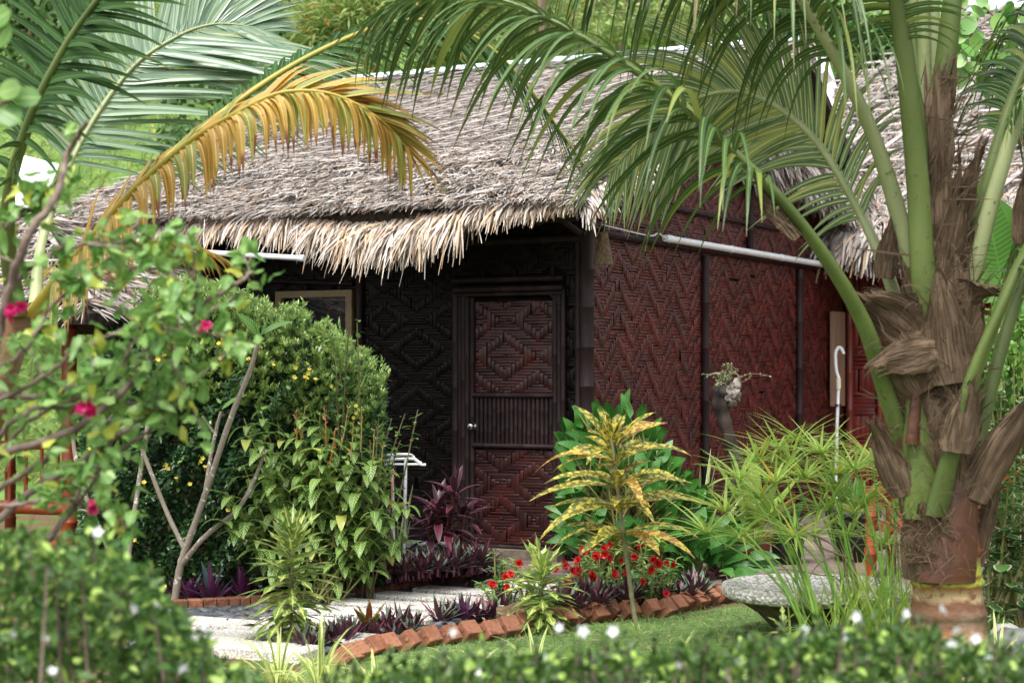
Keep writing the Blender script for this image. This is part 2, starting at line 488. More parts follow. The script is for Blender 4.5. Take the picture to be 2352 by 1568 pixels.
# ================= the thatched house =================
def strawmat(name, c1, c2, c3, p3=.15):
    k = NT(name); t, a, r, e = k.attr()
    nz = k.noise(3., 3.)
    col = k.mix(r, c1, c2)
    fr = k.math('FRACT', k.math('MULTIPLY', r, 13.7))
    col = k.mix(k.math('LESS_THAN', fr, p3), col, c3)
    col = k.mix(k.math('MULTIPLY', k.step(nz, .45, .75), .55), col, tuple(x * .4 for x in c1))
    return k.done(k.bsdf(col, .75, .25))
MTHATCH = strawmat('weathered_thatch', lin('#7d7671'), lin('#c6beb8'), lin('#a68c74'), .12)
MFRESH = strawmat('fresh_thatch', lin('#a8988a'), lin('#dcd2c8'), lin('#c0a285'), .25)
MTUNDER = plainmat('thatch_underlay', lin('#4c443f'), lin('#2c2724'), 20, .95, .1)
MBATTEN = plainmat('grey_batten', lin('#a59d99'), lin('#7d7571'), 10, .8, .2, .3, byrnd=True)
MCAP = plainmat('pale_sheet_metal', lin('#cfe0e6'), lin('#b4c8cf'), 4, .4, .5)
def weavemat(name, c1, c2, c3, sp_=.4):
    k = NT(name); t, a, r, e = k.attr()
    col = k.mix(r, c1, c2)
    nz = k.noise(5., 4.)
    col = k.mix(k.step(nz, .5, .72), col, c3)
    fade = k.noise(1.1, 4.); col = k.mix(k.math('MULTIPLY', k.step(fade, .48, .72), .6), col, tuple(x * 1.35 + .006 for x in c1)); col = k.mix(k.math('MULTIPLY', k.step(fade, .52, .3), .5), col, tuple(x * .55 for x in c1))
    g = k.noise(70., 3., stretch=(1, 1, 1))
    col = k.mix(k.math('MULTIPLY', g, .45), col, tuple(x * .5 for x in c1))
    return k.done(k.bsdf(col, .42, sp_, 0, g, .25, .004))
MWFRONT = weavemat('shade_darkened_woven_bamboo', lin('#0c0808'), lin('#1b1313'), lin('#150d0d'), .15)  # same stain as the side wall; shade under the eave painted into this colour
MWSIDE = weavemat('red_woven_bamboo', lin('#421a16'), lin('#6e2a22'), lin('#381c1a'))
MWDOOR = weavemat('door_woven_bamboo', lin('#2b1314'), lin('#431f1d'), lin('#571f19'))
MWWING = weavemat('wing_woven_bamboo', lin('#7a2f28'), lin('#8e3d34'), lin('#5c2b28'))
MBACK = plainmat('dark_backing', lin('#120c0b'), lin('#1c1211'), 10, .9, .1)
MPOLE = plainmat('dark_bamboo_pole', lin('#211718'), lin('#302324'), 9, .55, .2, stretch=(1, 1, .25))
MPOLER = plainmat('red_bamboo_pole', lin('#6b2c24'), lin('#7d3a2c'), 9, .4, .5, stretch=(1, 1, .25))
MPOLEP = plainmat('bare_bamboo_pole', lin('#b5a792'), lin('#8d7f6b'), 12, .6, .4)
MTUBE = plainmat('white_plastic', lin('#e4e8ec'), lin('#c9c9c4'), 5, .4, .4, lo=.5, hi=.8)
MWIN = plainmat('beige_window_frame', lin('#8b7a5a'), lin('#7a6a4c'), 10, .5, .4)
MGLASS = plainmat('dark_window_glass', (.012, .013, .015), (.015, .016, .02), 3, .04, .8)
MSTEEL = plainmat('brushed_steel', lin('#c0c0c4'), lin('#a8a8ac'), 8, .22, .5, metal=1.)
MWICK = plainmat('wicker', lin('#8d7a63'), lin('#5b4a3b'), 60, .8, .3, .5)
MWOOD = plainmat('bare_board', lin('#9c7f6c'), lin('#836856'), 8, .7, .3, .2, stretch=(1, 1, .15))

def tri(i, p): 
    m = i % (2 * p); return m if m < p else 2 * p - m
def weave(mb, o, ux, uz, nn, w, h, cw, ch, fn, inside=None, hmax=.008):
    nx, nz = int(w / cw) + 1, int(h / ch) + 1
    g = np.array([[fn(i, j) for j in range(nz)] for i in range(nx)])
    runs = []
    for j in range(nz):
        i = 0
        while i < nx:
            if g[i, j]:
                s = i
                while i < nx and g[i, j]: i += 1
                runs.append((s * cw, min(i * cw, w), j * ch, min((j + 1) * ch, h), 1))
            else: i += 1
    for i in range(nx):
        j = 0
        while j < nz:
            if not g[i, j]:
                s = j
                while j < nz and not g[i, j]: j += 1
                runs.append((i * cw, min((i + 1) * cw, w), s * ch, min(j * ch, h), 0))
            else: j += 1
    A = np.array([r for r in runs if r[1] - r[0] > .004 and r[3] - r[2] > .004], float)
    if inside is not None:
        A = A[inside((A[:, 0] + A[:, 1]) / 2, (A[:, 2] + A[:, 3]) / 2)]
    A = A[rng.random(len(A)) > .002]
    N = len(A)
    jx = rng.normal(0, .09 * cw, (N, 2)); jz = rng.normal(0, .09 * ch, (N, 2))
    x0, x1, z0, z1 = A[:, 0] + jx[:, 0], A[:, 1] + jx[:, 1], A[:, 2] + jz[:, 0], A[:, 3] + jz[:, 1]
    hor = A[:, 4] > .5
    V = np.zeros((N, 4, 3, 3)); D = np.zeros((N, 4, 3, 4))
    rr = rng.random(N); hh = rng.uniform(.7, 1.2, N) * hmax
    tl = rng.normal(0, .12, N)
    for a, fa in enumerate((0., .14, .86, 1.)):
        la = (0., .8, .8, 0.)[a]
        for c, fc in enumerate((.04, .5, .96)):
            lc = (.25 + tl, 1., .25 - tl)[c]
            fx = np.where(hor, fa, fc); fz = np.where(hor, fc, fa)
            px_ = x0 + (x1 - x0) * fx; pz = z0 + (z1 - z0) * fz
            dep = hh * (la * .7 + .3) * lc if False else hh * (la * lc + (0. if la == 0 else .2))
            V[:, a, c] = o + px_[:, None] * ux + pz[:, None] * uz + dep[:, None] * nn
            D[:, a, c, 2] = rr; D[:, a, c, 0] = fa
    q = np.array([(a * 3 + c, a * 3 + c + 1, a * 3 + c + 4, a * 3 + c + 3) for a in range(3) for c in range(2)])
    F = (q[None] + (np.arange(N) * 12)[:, None, None])
    F[~hor] = F[~hor][:, :, ::-1]
    F = F.reshape(-1, 4)
    if np.dot(np.cross(ux, uz), nn) < 0: F = F[:, ::-1]
    mb.add(V.reshape(-1, 3), F, D.reshape(-1, 4))
def pole(mb, a, b, r, joint=.35, sides=10, rnd=0., cap=True):
    """bamboo: a tube with raised nodes"""
    a, b = np.asarray(a, float), np.asarray(b, float); L = np.linalg.norm(b - a)
    ts, rs = [0.], [r]; x = joint * R.uniform(.4, 1)
    while x < L - .03:
        for dx, f in ((-.012, 1.), (-.004, 1.1), (.004, 1.1), (.012, .97)):
            ts.append((x + dx) / L); rs.append(r * f)
        x += joint * R.uniform(.85, 1.15)
    ts.append(1.); rs.append(r * .97)
    ts = np.array(ts)
    tube(mb, a + (b - a) * ts[:, None], rs, sides, rnd=rnd, cap=cap)

def thatch(mb, o, ux, us, nn, L, S, dx, rowh, len0, inside=None, lift=.25, wid=(.012, .026), spread=.55, late=0, jit=.22):
    """courses of palm strips: ux along the eave, us up the slope"""
    nr = int(S / rowh); rows = np.arange(nr) * rowh
    per = int(L / dx)
    x = rng.uniform(0, L, nr * per); s = np.repeat(rows, per)
    s = s + rng.normal(0, rowh * jit, len(s)) + .03 * np.sin(x * 2.1 + s * 3) 
    if inside is not None:
        k = inside(x, s); x, s = x[k], s[k]
    N = len(x)
    p = o + x[:, None] * ux + s[:, None] * us + rng.uniform(.02, .05, N)[:, None] * nn
    ang = rng.normal(0, spread, N) + .35 * np.sin(x * 4.3 + s * 5)
    d = -us * np.cos(ang)[:, None] + ux * np.sin(ang)[:, None] + nn * (lift * rng.uniform(.1, 1.2, N))[:, None]
    n2 = nn + rng.normal(0, .35, (N, 3))
    blades(mb, p, d, n2, len0 * rng.uniform(.55, 1.25, N), rng.uniform(wid[0], wid[1], N), rng.uniform(.1, .7, N), 2, prof_strip, wave=.3, late=late)

MCONC_ = plainmat('worn_sill', lin('#7d7266'), lin('#5c534a'), 12, .9, .2, .4)
house = thing('thatched_house', 'dark bamboo house with a thatched roof and a closed woven door', 'house', H(0, 0))
AL = -5.0
DZ = .12
# --- front wall: woven panels left of door, above it, and the narrow panel by the corner
aW0, aW1 = a_of(640), a_of(815)
aD0, aD1 = a_of(1046), a_of(1300)
zD = zh(632, H(aD0, 0))
mb = MB(); off = Sv * .012
def pan(mbx, a0, a1, z0, z1, b, t=.03, rnd=0.):
    c = H((a0 + a1) / 2, b, (z0 + z1) / 2); box(mbx, c, (a1 - a0, t, z1 - z0), HAX, rnd)
pan(mb, AL + .1, 0.0, .05, 2.9, .03, .04)
bw = mb.build('wall_backing', MBACK, house)
bw.name = 'wall_core'
dia = lambda i, j: ((tri(i, 9) + tri(j, 11)) % 8) < 4
mb = MB()
zW0, zW1 = 1.05, zh(670, H(aW0, 0))
def in_front(x, z):
    a = x + AL + .1
    k = ~((a > aD0) & (a < aD1) & (z + .1 < zD))
    return k & ~((a > aW0) & (a < aW1) & (z + .1 > zW0) & (z + .1 < zW1))
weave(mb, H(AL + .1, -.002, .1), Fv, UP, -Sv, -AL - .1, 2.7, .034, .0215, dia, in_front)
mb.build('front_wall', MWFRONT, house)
# wall battens (dark poles) and corner post
mb = MB()
for u in (830, 600):
    a = a_of(u); pole(mb, H(a, -.03, .1), H(a, -.03, 2.7), .03, .4)
pole(mb, H(a_of(1331), -.02, .19), H(a_of(1331), -.02, 2.75), .026, .4)
pole(mb, H(AL + .1, -.03, 2.62), H(0, -.03, 2.62), .035, .45)
pole(mb, H(a_of(500), -.03, zh(642, H(a_of(500), 0))), H(a_of(815), -.03, zh(652, H(a_of(815), 0))), .018, .45)
mb.build('wall_batten', MPOLE, house)
mb = MB(); pole(mb, H(.02, -.02, .12), H(.02, -.02, 2.95), .056, .33, 14); mb.build('corner_post', MPOLE, house)
# --- door
door_mb = MB()
b0, b1 = a_of(1083), a_of(1283)
zt, zb = zh(685, H(b0, 0)), .2
pan(door_mb, b0, b1, zb, zt, -.004, .03)
door = door_mb.build('door', MBACK, house)
mb = MB()
i0, i1 = a_of(1095), a_of(1274)
Hd = H((b0 + b1) / 2, 0)
def dz(v): return zh(v, Hd)
big = lambda i, j: ((tri(i + 1, 8) + (tri(j, 12))) % 8) < 4
weave(mb, H(i0, -.024, dz(903)), Fv, UP, -Sv, i1 - i0, dz(692) - dz(903), .036, .0235, big, hmax=.009)
mb.build('woven_panel', MWDOOR, door); mb = MB()
weave(mb, H(i0, -.024, dz(1250)), Fv, UP, -Sv, i1 - i0, dz(1032) - dz(1250), .036, .0235, lambda i, j: ((tri(i + 2, 8) + tri(j + 4, 12)) % 8) < 4, hmax=.009)
mb.build('woven_panel', MWDOOR, door)
mb = MB()
for i in range(18):
    a = i0 + (i1 - i0) * (i + .5) / 18
    pole(mb, H(a, -.024, dz(1018)), H(a, -.024, dz(914)), .0165, .16, 8, R.random())
mb.build('slat_panel', MPOLE, door)
mb = MB()
for v in (908, 1024, 1256): pole(mb, H(b0 + .03, -.035, dz(v)), H(b1 - .02, -.035, dz(v)), .021, .3, 10)
for a in (a_of(1089), a_of(1279)): pole(mb, H(a, -.03, .2), H(a, -.03, zt), .022, .4, 10)
mb.build('door_rail', MPOLE, door)
mb = MB(); kp = H(a_of(1092), -.03, dz(980))
for (d0, r) in ((0, .032), (.012, .034), (.02, .018), (.035, .018), (.042, .028), (.06, .03), (.07, .022)): pass
th = [(0, .033), (.01, .034), (.016, .016), (.034, .016), (.04, .027), (.058, .029), (.068, .02), (.07, .001)]
tube(mb, [kp - Sv * d for d, r in th], [r for d, r in th], 16)
mb.build('door_knob', MSTEEL, door)
mb = MB(); pan(mb, b0 - .1, b1 + .06, .02, .195, -.07, .16); mb.build('door_sill', MCONC_, house, smooth=False)
fr = MB()
for k2, (u, r) in enumerate(((1051, .03), (1062, .018), (1071, .024), (1080, .02))):
    a = a_of(u); pole(fr, H(a, -.03 - .006 * k2, .19), H(a, -.03 - .006 * k2, dz(672) - .012 * k2), r, .4, 10, R.random())
for u, r in ((1289, .02), (1298, .021)):
    a = a_of(u); pole(fr, H(a, -.035, .19), H(a, -.035, dz(668)), r, .4, 10)
for v, r, f in ((642, .024, 0), (664, .026, .01), (676, .016, .03)):
    pole(fr, H(a_of(1046) + f, -.05, dz(v)), H(a_of(1299), -.05, dz(v)), r, .5, 10)
for k2 in range(3):
    pole(fr, H(a_of(1266) + .02 * k2, -.045, dz(674)), H(a_of(1293), -.045, dz(704 - 8 * k2)), .01, .3, 8)
    pole(fr, H(a_of(1084) - .02 * k2, -.045, dz(674)), H(a_of(1060), -.045, dz(704 - 8 * k2)), .01, .3, 8)
fr.build('door_frame', MPOLE, house)
# --- window
mb = MB(); wz1 = zW1; 
for a0, a1, z0, z1 in ((aW0, aW0 + .06, zW0, wz1), (aW1 - .06, aW1, zW0, wz1), (aW0 + .06, aW1 - .06, wz1 - .055, wz1), (aW0 + .06, aW1 - .06, zW0, zW0 + .055)):
    pan(mb, a0, a1, z0, z1, -.02, .06)
win = mb.build('window', MWIN, house, smooth=False)
mb = MB(); pan(mb, aW0 + .06, aW1 - .06, zW0 + .055, wz1 - .055, .002, .01); mb.build('pane', MGLASS, win, smooth=False)
# --- side wall with its gable
SL = .38
def zroof(b): return 2.80 + SL * np.where(b < 4.35, b + .665, 4.35 + .665 - (b - 4.35))
bS = 6.52
mb = MB()
gv = [H(-.03, 0, .1), H(-.03, bS, .1), H(-.03, bS, zroof(bS) + .02), H(-.03, 4.35, zroof(4.35) - .02), H(-.03, 0, zroof(0) - .1)]
gv2 = [p - Fv * .06 for p in gv]
mb.add(np.array(gv + gv2), [(0, 1, 2, 3, 4), (9, 8, 7, 6, 5)] + [(i, i + 5, (i + 1) % 5 + 5, (i + 1) % 5) for i in range(5)])
mb.build('gable_core', MBACK, house)
mb = MB()
zig = lambda i, j: ((j + 1.3 * tri(i, 8)) % 9) < 4.5
weave(mb, H(-.01, .02, .1), Sv, UP, Fv, bS - .04, 4.7, .036, .025, zig, lambda x, z: z + .1 < zroof(x) - .12, hmax=.015)
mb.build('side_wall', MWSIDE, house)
mb = MB()
pole(mb, H(.035, .1, zh(533, H(0, .1))), H(.035, bS, zh(533, H(0, .1))), .033, .5)
pole(mb, H(.03, .05, 2.98), H(.03, bS, 2.98), .02, .5)
mb.build('wall_rail', MPOLE, house)
for u, z1 in ((1613, 2.62), (1830, 2.62)):
    mb = MB(); b = b_of(u); pole(mb, H(.03, b, .12), H(.03, b, z1), .036, .42, 12); mb.build('wall_post', MPOLE, house)
mb = MB(); b = b_of(1716); pole(mb, H(.03, b, 2.68), H(.03, b, 4.2), .036, .42, 12); mb.build('wall_post', MPOLE, house)
# --- roof: slab, courses, lattice, cap, fringe
us = nrm(Sv * 1. + UP * SL); rn = nrm(np.cross(Fv, us))
if rn[2] < 0: rn = -rn
AR = .32; RL = AR - AL; b_e = -.665; z_e = 2.82
slen = (4.35 - b_e) / us.dot(Sv)
O = H(AL, b_e, z_e)
mb = MB()
c1, c2, c3, c4 = O, O + Fv * RL, O + Fv * RL + us * slen, O + us * slen
bk = H(-.04, 8.2, zroof(8.2)), H(AL, 8.2, zroof(8.2))
tk = np.array([0, 0, -.1])
V = np.array([c1, c2, c3, c4, bk[0], bk[1]]); V = np.vstack([V, V + tk])
mb.add(V, [(0, 1, 2, 3), (3, 2, 4, 5), (6, 9, 8, 7), (9, 11, 10, 8), (0, 6, 7, 1), (1, 7, 8, 2), (2, 8, 10, 4), (0, 3, 9, 6), (3, 5, 11, 9), (4, 10, 11, 5)])
roof = mb.build('roof', MTUNDER, house, smooth=False)
mb = MB()
thatch(mb, O, Fv, us, rn, RL, slen, .0034, .10, .10, None, .13, wid=(.005, .012), spread=.6, jit=.14)
thatch(mb, O + rn * .03, Fv, us, rn, RL, 1.9, .0048, .14, .17, None, .3, wid=(.006, .015), spread=.5, jit=.12)
rng2 = rng.random
x = rng.uniform(0, slen, 2600)  # bristling rake edge
for side in (0, 1):
    e = O + us * x[:, None] + (Fv * RL if side else 0) + rng.normal(0, .03, (len(x), 3))
    dd = -us * rng.uniform(.5, 1, len(x))[:, None] + (Fv if side else -Fv) * rng.uniform(.2, .9, len(x))[:, None] + UP * rng.uniform(-.8, .1, len(x))[:, None]
    blades(mb, e, dd, rn, rng.uniform(.1, .26, len(x)), .02, .5, 2, prof_strip)
n = 500; bb = rng.uniform(4.35, 7.6, n); p = C0 + Fv * rng.uniform(-.15, .02, n)[:, None] + bb[:, None] * Sv + UP * (zroof(bb) + rng.uniform(-.02, .06, n))[:, None]
blades(mb, p, Sv * .6 - UP * .4 + Fv * rng.uniform(0, .6, n)[:, None] + rng.normal(0, .2, (n, 3)), UP, rng.uniform(.1, .22, n), .018, .5, 2, prof_strip)
mb.build('thatch', MTHATCH, roof)
# ragged ridges of thicker bundles on the lower slope
mb = MB()
for s0, lo, hi in ((.35, 0, 1), (.62, .1, .75), (.95, 0, .55), (1.3, .2, .9), (.1, 0, 1), (.5, .3, 1), (.8, .45, .95), (1.12, .35, .8), (1.5, 0, .6)):
    n = int(1100 * (hi - lo)); xs = rng.uniform(lo * RL, hi * RL, n)
    ss = s0 + .09 * smooth_noise(xs * 1.7, s0 * 9) + rng.normal(0, .02, n)
    p = O + xs[:, None] * Fv + ss[:, None] * us + rn * np.clip(.07 + .045 * smooth_noise(xs * 2.6, s0 * 7), .045, .13)[:, None]
    d = -us + rn * rng.uniform(-.05, .35, n)[:, None] + Fv * rng.normal(0, .45, n)[:, None]
    blades(mb, p, d, rn + rng.normal(0, .3, (n, 3)), rng.uniform(.12, .28, n), rng.uniform(.008, .022, n), .3, 2, prof_strip, wave=.2)
mb.build('thatch_course', MTHATCH, roof)
# drooping fresh fringe along the eave
mb = MB()
n = 8500
uu = rng.uniform(60, 1335, n)
ln = np.interp(uu, [60, 340, 520, 700, 830, 1000, 1060, 1080, 1180, 1250, 1335], [.2, .22, .24, .28, .42, .42, .38, .2, .22, .16, .1])
ln = ln * (1 + .3 * smooth_noise(uu * .045, 2) + .18 * smooth_noise(uu * .19, 5))
lay = rng.integers(0, 3, n)
aa = np.array([a_of(u_, b_e) for u_ in uu])
p = C0 + aa[:, None] * Fv + (b_e + .26 - .13 * lay + rng.normal(0, .02, n))[:, None] * Sv + UP * (z_e + .125 - .065 * lay + rng.normal(0, .012, n) + .02 * np.sin(uu * .013) - .06 * np.exp(-((uu - 890) / 190) ** 2) + .05 * np.clip((uu - 1080) / 250, 0, 1))[:, None]
d = -Sv * rng.uniform(.5, 1., n)[:, None] + Fv * rng.normal(0, .3, n)[:, None] - UP * rng.uniform(.3, .75, n)[:, None]
blades(mb, p, d, -Sv * .6 + UP * .8 + rng.normal(0, .25, (n, 3)), ln * rng.uniform(.45, 1.2, n), rng.uniform(.009, .024, n), rng.uniform(.5, 2.2, n), 4, prof_strip, wave=.25)
mb.build('eave_fringe', MFRESH, roof)
mb = MB(); rows = np.arange(1.75, slen - .05, .2)
for i, s in enumerate(rows):
    for a0 in np.arange(0, RL, 1.7):
        L = min(1.75, RL - a0); c = O + Fv * (a0 + L / 2) + us * (s + R.uniform(-.02, .02)) + rn * (.112 + .006 * (int(a0) % 2))
        t_ = R.uniform(-.012, .012); ax = np.stack([nrm(Fv + us * t_), nrm(us - Fv * t_), rn]); box(mb, c, (L, .024, .01), ax, R.random())
for i in range(24):
    x0 = -3.2 + i * .36 + R.uniform(-.05, .05); x1 = x0 + 3.3 * .78
    s0, s1 = 1.7, slen - .02
    t0 = max(0, (0 - x0) / (x1 - x0)); t1 = min(1, (RL - x0) / (x1 - x0))
    if t1 - t0 < .06: continue
    pa = O + Fv * (x0 + (x1 - x0) * t0) + us * (s0 + (s1 - s0) * t0) + rn * .13
    pb = O + Fv * (x0 + (x1 - x0) * t1) + us * (s0 + (s1 - s0) * t1) + rn * .13
    ax0 = nrm(pb - pa); ax = np.stack([ax0, np.cross(rn, ax0), rn]); box(mb, (pa + pb) / 2, (np.linalg.norm(pb - pa), .03, .01), ax, R.random())
mb.build('roof_lattice', MBATTEN, roof, smooth=False)
mb = MB(); T = O + us * slen
for k2 in range(4):
    a0, a1 = RL * k2 / 4 - (.02 if k2 else 0), RL * (k2 + 1) / 4
    z = .1 + .006 * (k2 % 2)
    A = [T + Fv * a0 - us * .12 + rn * (z + .02), T + Fv * a0 + UP * (z + .04), T + Fv * a0 + Sv * .14 + UP * (z - .04)]
    B = [q + Fv * (a1 - a0) for q in A]
    V = np.array(A + B); mb.add(np.vstack([V, V - UP * .006]), [(0, 3, 4, 1), (1, 4, 5, 2), (6, 7, 10, 9), (7, 8, 11, 10), (0, 6, 9, 3), (2, 5, 11, 8)])
mb.build('ridge_cap', MCAP, roof, smooth=False)
mb = MB()
pole(mb, P(1288, 494, 13.55), P(1372, 432, 13.75), .028, .6)
mb.build('eave_pole', MPOLEP, house)
mb = MB(); pole(mb, P(1266, 486, 13.8), P(1332, 536, 13.95), .026, .6)
pole(mb, H(AL + .2, -.45, 2.72), H(.15, -.45, 2.74), .03, .6)
for a in np.arange(AL + .4, 0, .75): pole(mb, H(a, -.6, 2.7), H(a, .02, 2.92), .025, .6)
mb.build('eave_bracket', MPOLE, house)

# ================= wing on the right =================
wing = thing('thatched_wing', 'red woven bamboo wing with a steep thatched roof behind the tall coconut palm', 'house', H(0, bS))
mb = MB(); pan(mb, -.3, 4.2, .05, 3.1, bS + .05, .06); mb.build('wall_core', MBACK, wing)
mb = MB()
weave(mb, H(.04, bS + .01, .1), Fv, UP, -Sv, 4.1, 3.0, .06, .042, lambda i, j: ((i * 0 + (j // 6 + i // 5) % 2) == 0), hmax=.02)
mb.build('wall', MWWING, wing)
for u, r in ((1953, .042), (2022, .033), (2200, .035)):
    mb = MB(); a = a_of(u, bS - .03); pole(mb, H(a, bS - .05, .1), H(a, bS - .05, 3.1), r, .4, 12); mb.build('wall_post', MPOLER, wing)
WS = .85; wu = nrm(Sv + UP * WS); wn = nrm(np.cross(Fv, wu)); wn = wn if wn[2] > 0 else -wn
WO = H(0, 5.6, 2.95)
poly = [(.12, 0), (4.6, 0), (4.6, 4.45), (.75, 4.45), (-.55, 2.95), (.0, 1.0)]
def inpoly(x, y, P_=poly):
    r = np.zeros(x.shape, bool); n = len(P_)
    for i in range(n):
        (x0, y0), (x1, y1) = P_[i], P_[(i + 1) % n]
        c = ((y0 > y) != (y1 > y)) & (x < (x1 - x0) * (y - y0) / ((y1 - y0) or 1e-9) + x0)
        r ^= c
    return r
mb = MB(); pp = [WO + Fv * x + wu * s for x, s in poly]; n = len(pp)
mb.add(np.array(pp + [q - wn * .1 for q in pp]), [tuple(range(n)), tuple(range(2 * n - 1, n - 1, -1))] + [(i, i + n, (i + 1) % n + n, (i + 1) % n) for i in range(n)])
wroof = mb.build('roof', MTUNDER, wing, smooth=False)
mb = MB()
thatch(mb, WO - Fv * .6, Fv, wu, wn, 5.2, 4.45, .011, .11, .2, lambda x, s: inpoly(x - .6, s), .25, wid=(.014, .03))
n = 1500; xs = rng.uniform(.1, 4.6, n)
p = WO + Fv * xs[:, None] + UP * rng.uniform(-.05, .08, n)[:, None] - Sv * rng.uniform(-.1, .05, n)[:, None]
blades(mb, p, -Sv * .6 - UP * .6 + rng.normal(0, .25, (n, 3)), -Sv, rng.uniform(.2, .5, n), .035, 1.2, 3, prof_strip)
mb.build('thatch', MTHATCH, wroof)
# thatched skirt running up the gable
mb = MB(); n = 2600; tt = rng.random(n)
A_, B_ = H(.22, b_of(1716, .22), zh(375, H(.22, b_of(1716, .22)))), H(.3, bS - .15, zh(500, H(.3, bS)))
p = A_ + (B_ - A_) * tt[:, None] + Fv * rng.uniform(-.22, .05, n)[:, None] + UP * rng.uniform(0, .3, n)[:, None]
d = Fv * rng.uniform(.1, .7, n)[:, None] - UP * rng.uniform(.3, 1, n)[:, None] - Sv * rng.uniform(-.2, .6, n)[:, None]
blades(mb, p, d, Fv + rng.normal(0, .4, (n, 3)), np.interp(tt, [0, .7, 1], [.2, .24, .6]) * rng.uniform(.6, 1.2, n), rng.uniform(.02, .045, n), .8, 3, prof_strip)
mb.build('gable_fringe', MTHATCH, wroof)
mb = MB()
for s in np.arange(.75, 4.4, .17):
    x0 = np.interp(s, [0, 1, 2.95, 4.45], [.12, .0, -.55, .75])
    for xa in np.arange(x0, 4.5, 1.5):
        L = min(1.55, 4.55 - xa); c = WO + Fv * (xa + L / 2) + wu * (s + R.uniform(-.015, .015)) + wn * (.115 + .006 * (int(xa) % 2)); box(mb, c, (L, .034, .008), np.stack([Fv, wu, wn]), R.random())
for i in range(16):
    x0 = -2.6 + i * .48; pts = []
    for s in np.linspace(.55, 4.4, 40):
        x = x0 + (s - .5) * .62
        if x > np.interp(s, [0, 1, 2.95, 4.45], [.12, .0, -.55, .75]) and x < 4.5: pts.append(WO + Fv * x + wu * s + wn * .135)
    if len(pts) > 3:
        ax0 = nrm(pts[-1] - pts[0]); box(mb, (pts[0] + pts[-1]) / 2, (np.linalg.norm(pts[-1] - pts[0]), .05, .008), np.stack([ax0, np.cross(wn, ax0), wn]), R.random())
mb.build('roof_lattice', MBATTEN, wroof, smooth=False)
mb = MB(); box(mb, WO + Fv * 2.75 + wu * 4.42 + wn * .12, (4.0, .3, .012), np.stack([Fv, wu, wn])); mb.build('ridge_cap', MCAP, wroof, smooth=False)
mb = MB()
box(mb, P(1868, 198, 21.3), (.45, .12, .14), np.stack([nrm(np.array([.75, 0, .5])), np.array([0, 1., 0]), nrm(np.array([-.5, 0, .75]))]), .6)
mb.build('beam_end', MBATTEN, wing, smooth=False)

# far white sheet roof, between the two thatched ones
t = thing('shed', 'white sheet-roofed shed glimpsed between the two thatched roofs', 'shed', (P(1860, 200, 25)[0], 25, float(hill_z(P(1860, 200, 25)[0], 25))))
mb = MB(); c = P(1865, 190, 25); box(mb, c, (.62, 1.5, .04), np.stack([np.array([1., 0, 0]), nrm(np.array([0, .8, .55])), nrm(np.array([0, -.55, .8]))])); mb.build('roof', MTUBE, t, smooth=False)
mb = MB(); box(mb, c - (0, 0, .95), (.9, .8, 1.2)); mb.build('wall', MWFRONT, t, smooth=False)
t = thing('shed', 'white sheet-roofed shed far behind the left fronds', 'shed', (P(72, 420, 23.5)[0], 23.5, .9))
mb = MB(); c = P(70, 420, 23.5); box(mb, c, (.5, 1.2, .03), np.stack([np.array([1., 0, -.25]) / 1.03, nrm(np.array([0, .8, .55])), nrm(np.array([.2, -.55, .8]))])); mb.build('roof', MTUBE, t, smooth=False)
mb = MB(); box(mb, c - (0, 0, 1.1), (.42, .7, 1.6)); mb.build('wall', MWFRONT, t, smooth=False)

# ================= fittings on the house =================
t = thing('tube_light', 'white tube light hanging level under the shaded left eave', 'light', P(570, 587, 14.5))
mb = MB(); tube(mb, [P(425, 577, 14.9), P(694, 593, 14.3)], .021, 12); tube(mb, [P(690, 592.8, 14.305), P(699, 593.4, 14.29)], .026, 12); mb.build('tube', MTUBE, t)
mb = MB()
for u, v, Y in ((470, 579, 14.8), (683, 592, 14.32)): tube(mb, [P(u, v, Y), P(u - 3, v - 30, Y), P(u, v - 75, Y + .05)], .003, 5)
mb.build('hanger_wire', MTUBE, t)
t = thing('tube_light', 'long white tube light fixed along the rail of the red side wall', 'light', H(.09, 3, 2.6))
ba, bb = b_of(1528, .09), b_of(1905, .09)
za, zb2 = zh(547, H(.09, ba)), zh(610, H(.09, bb))
mb = MB(); tube(mb, [H(.09, ba, za), H(.09, bb, zb2)], .03, 12); mb.build('tube', MTUBE, t)
mb = MB()
for f in (0.02, .35, .66, .97): q = ba + (bb - ba) * f; zq = za + (zb2 - za) * f; tube(mb, [H(.09, q - .02, zq), H(.09, q + .02, zq)], .034, 12)
tube(mb, catmull([H(.09, ba, za), H(.09, ba - .15, za + .03), H(.08, ba - .3, za + .0), H(.06, .5, za + .02), H(.07, .15, za + .03)], 16), .006, 6)
tube(mb, [H(.09, bb, zb2), H(.09, bb + .14, zb2 - .01)], .012, 6)
mb.build('end_clip', MTUBE, t)
lp = P(1386, 560, 13.95)
t = thing('wicker_lamp', 'cone shaped wicker lamp hanging from the dark corner post', 'lamp', lp)
mb = MB()
nst = 26
for k2 in range(34):
    f = k2 / 33; z = lp[2] + .085 - f * .24; r = .026 + .046 * f ** .9
    th = np.linspace(0, 6.2832, 25)
    tube(mb, np.stack([lp[0] + np.cos(th) * r * (1 + .05 * np.cos(th * 12 + k2 * 3.14)), lp[1] + np.sin(th) * r * (1 + .05 * np.cos(th * 12 + k2 * 3.14)), np.full(25, z)], 1), .0042, 5, cap=False)
for k2 in range(nst):
    th = k2 / nst * 6.2832; tube(mb, [lp + np.array([math.cos(th) * .026, math.sin(th) * .026, .09]), lp + np.array([math.cos(th) * .074, math.sin(th) * .074, -.16 - R.random() * .02])], .003, 5)
mb.build('shade', MWICK, t)
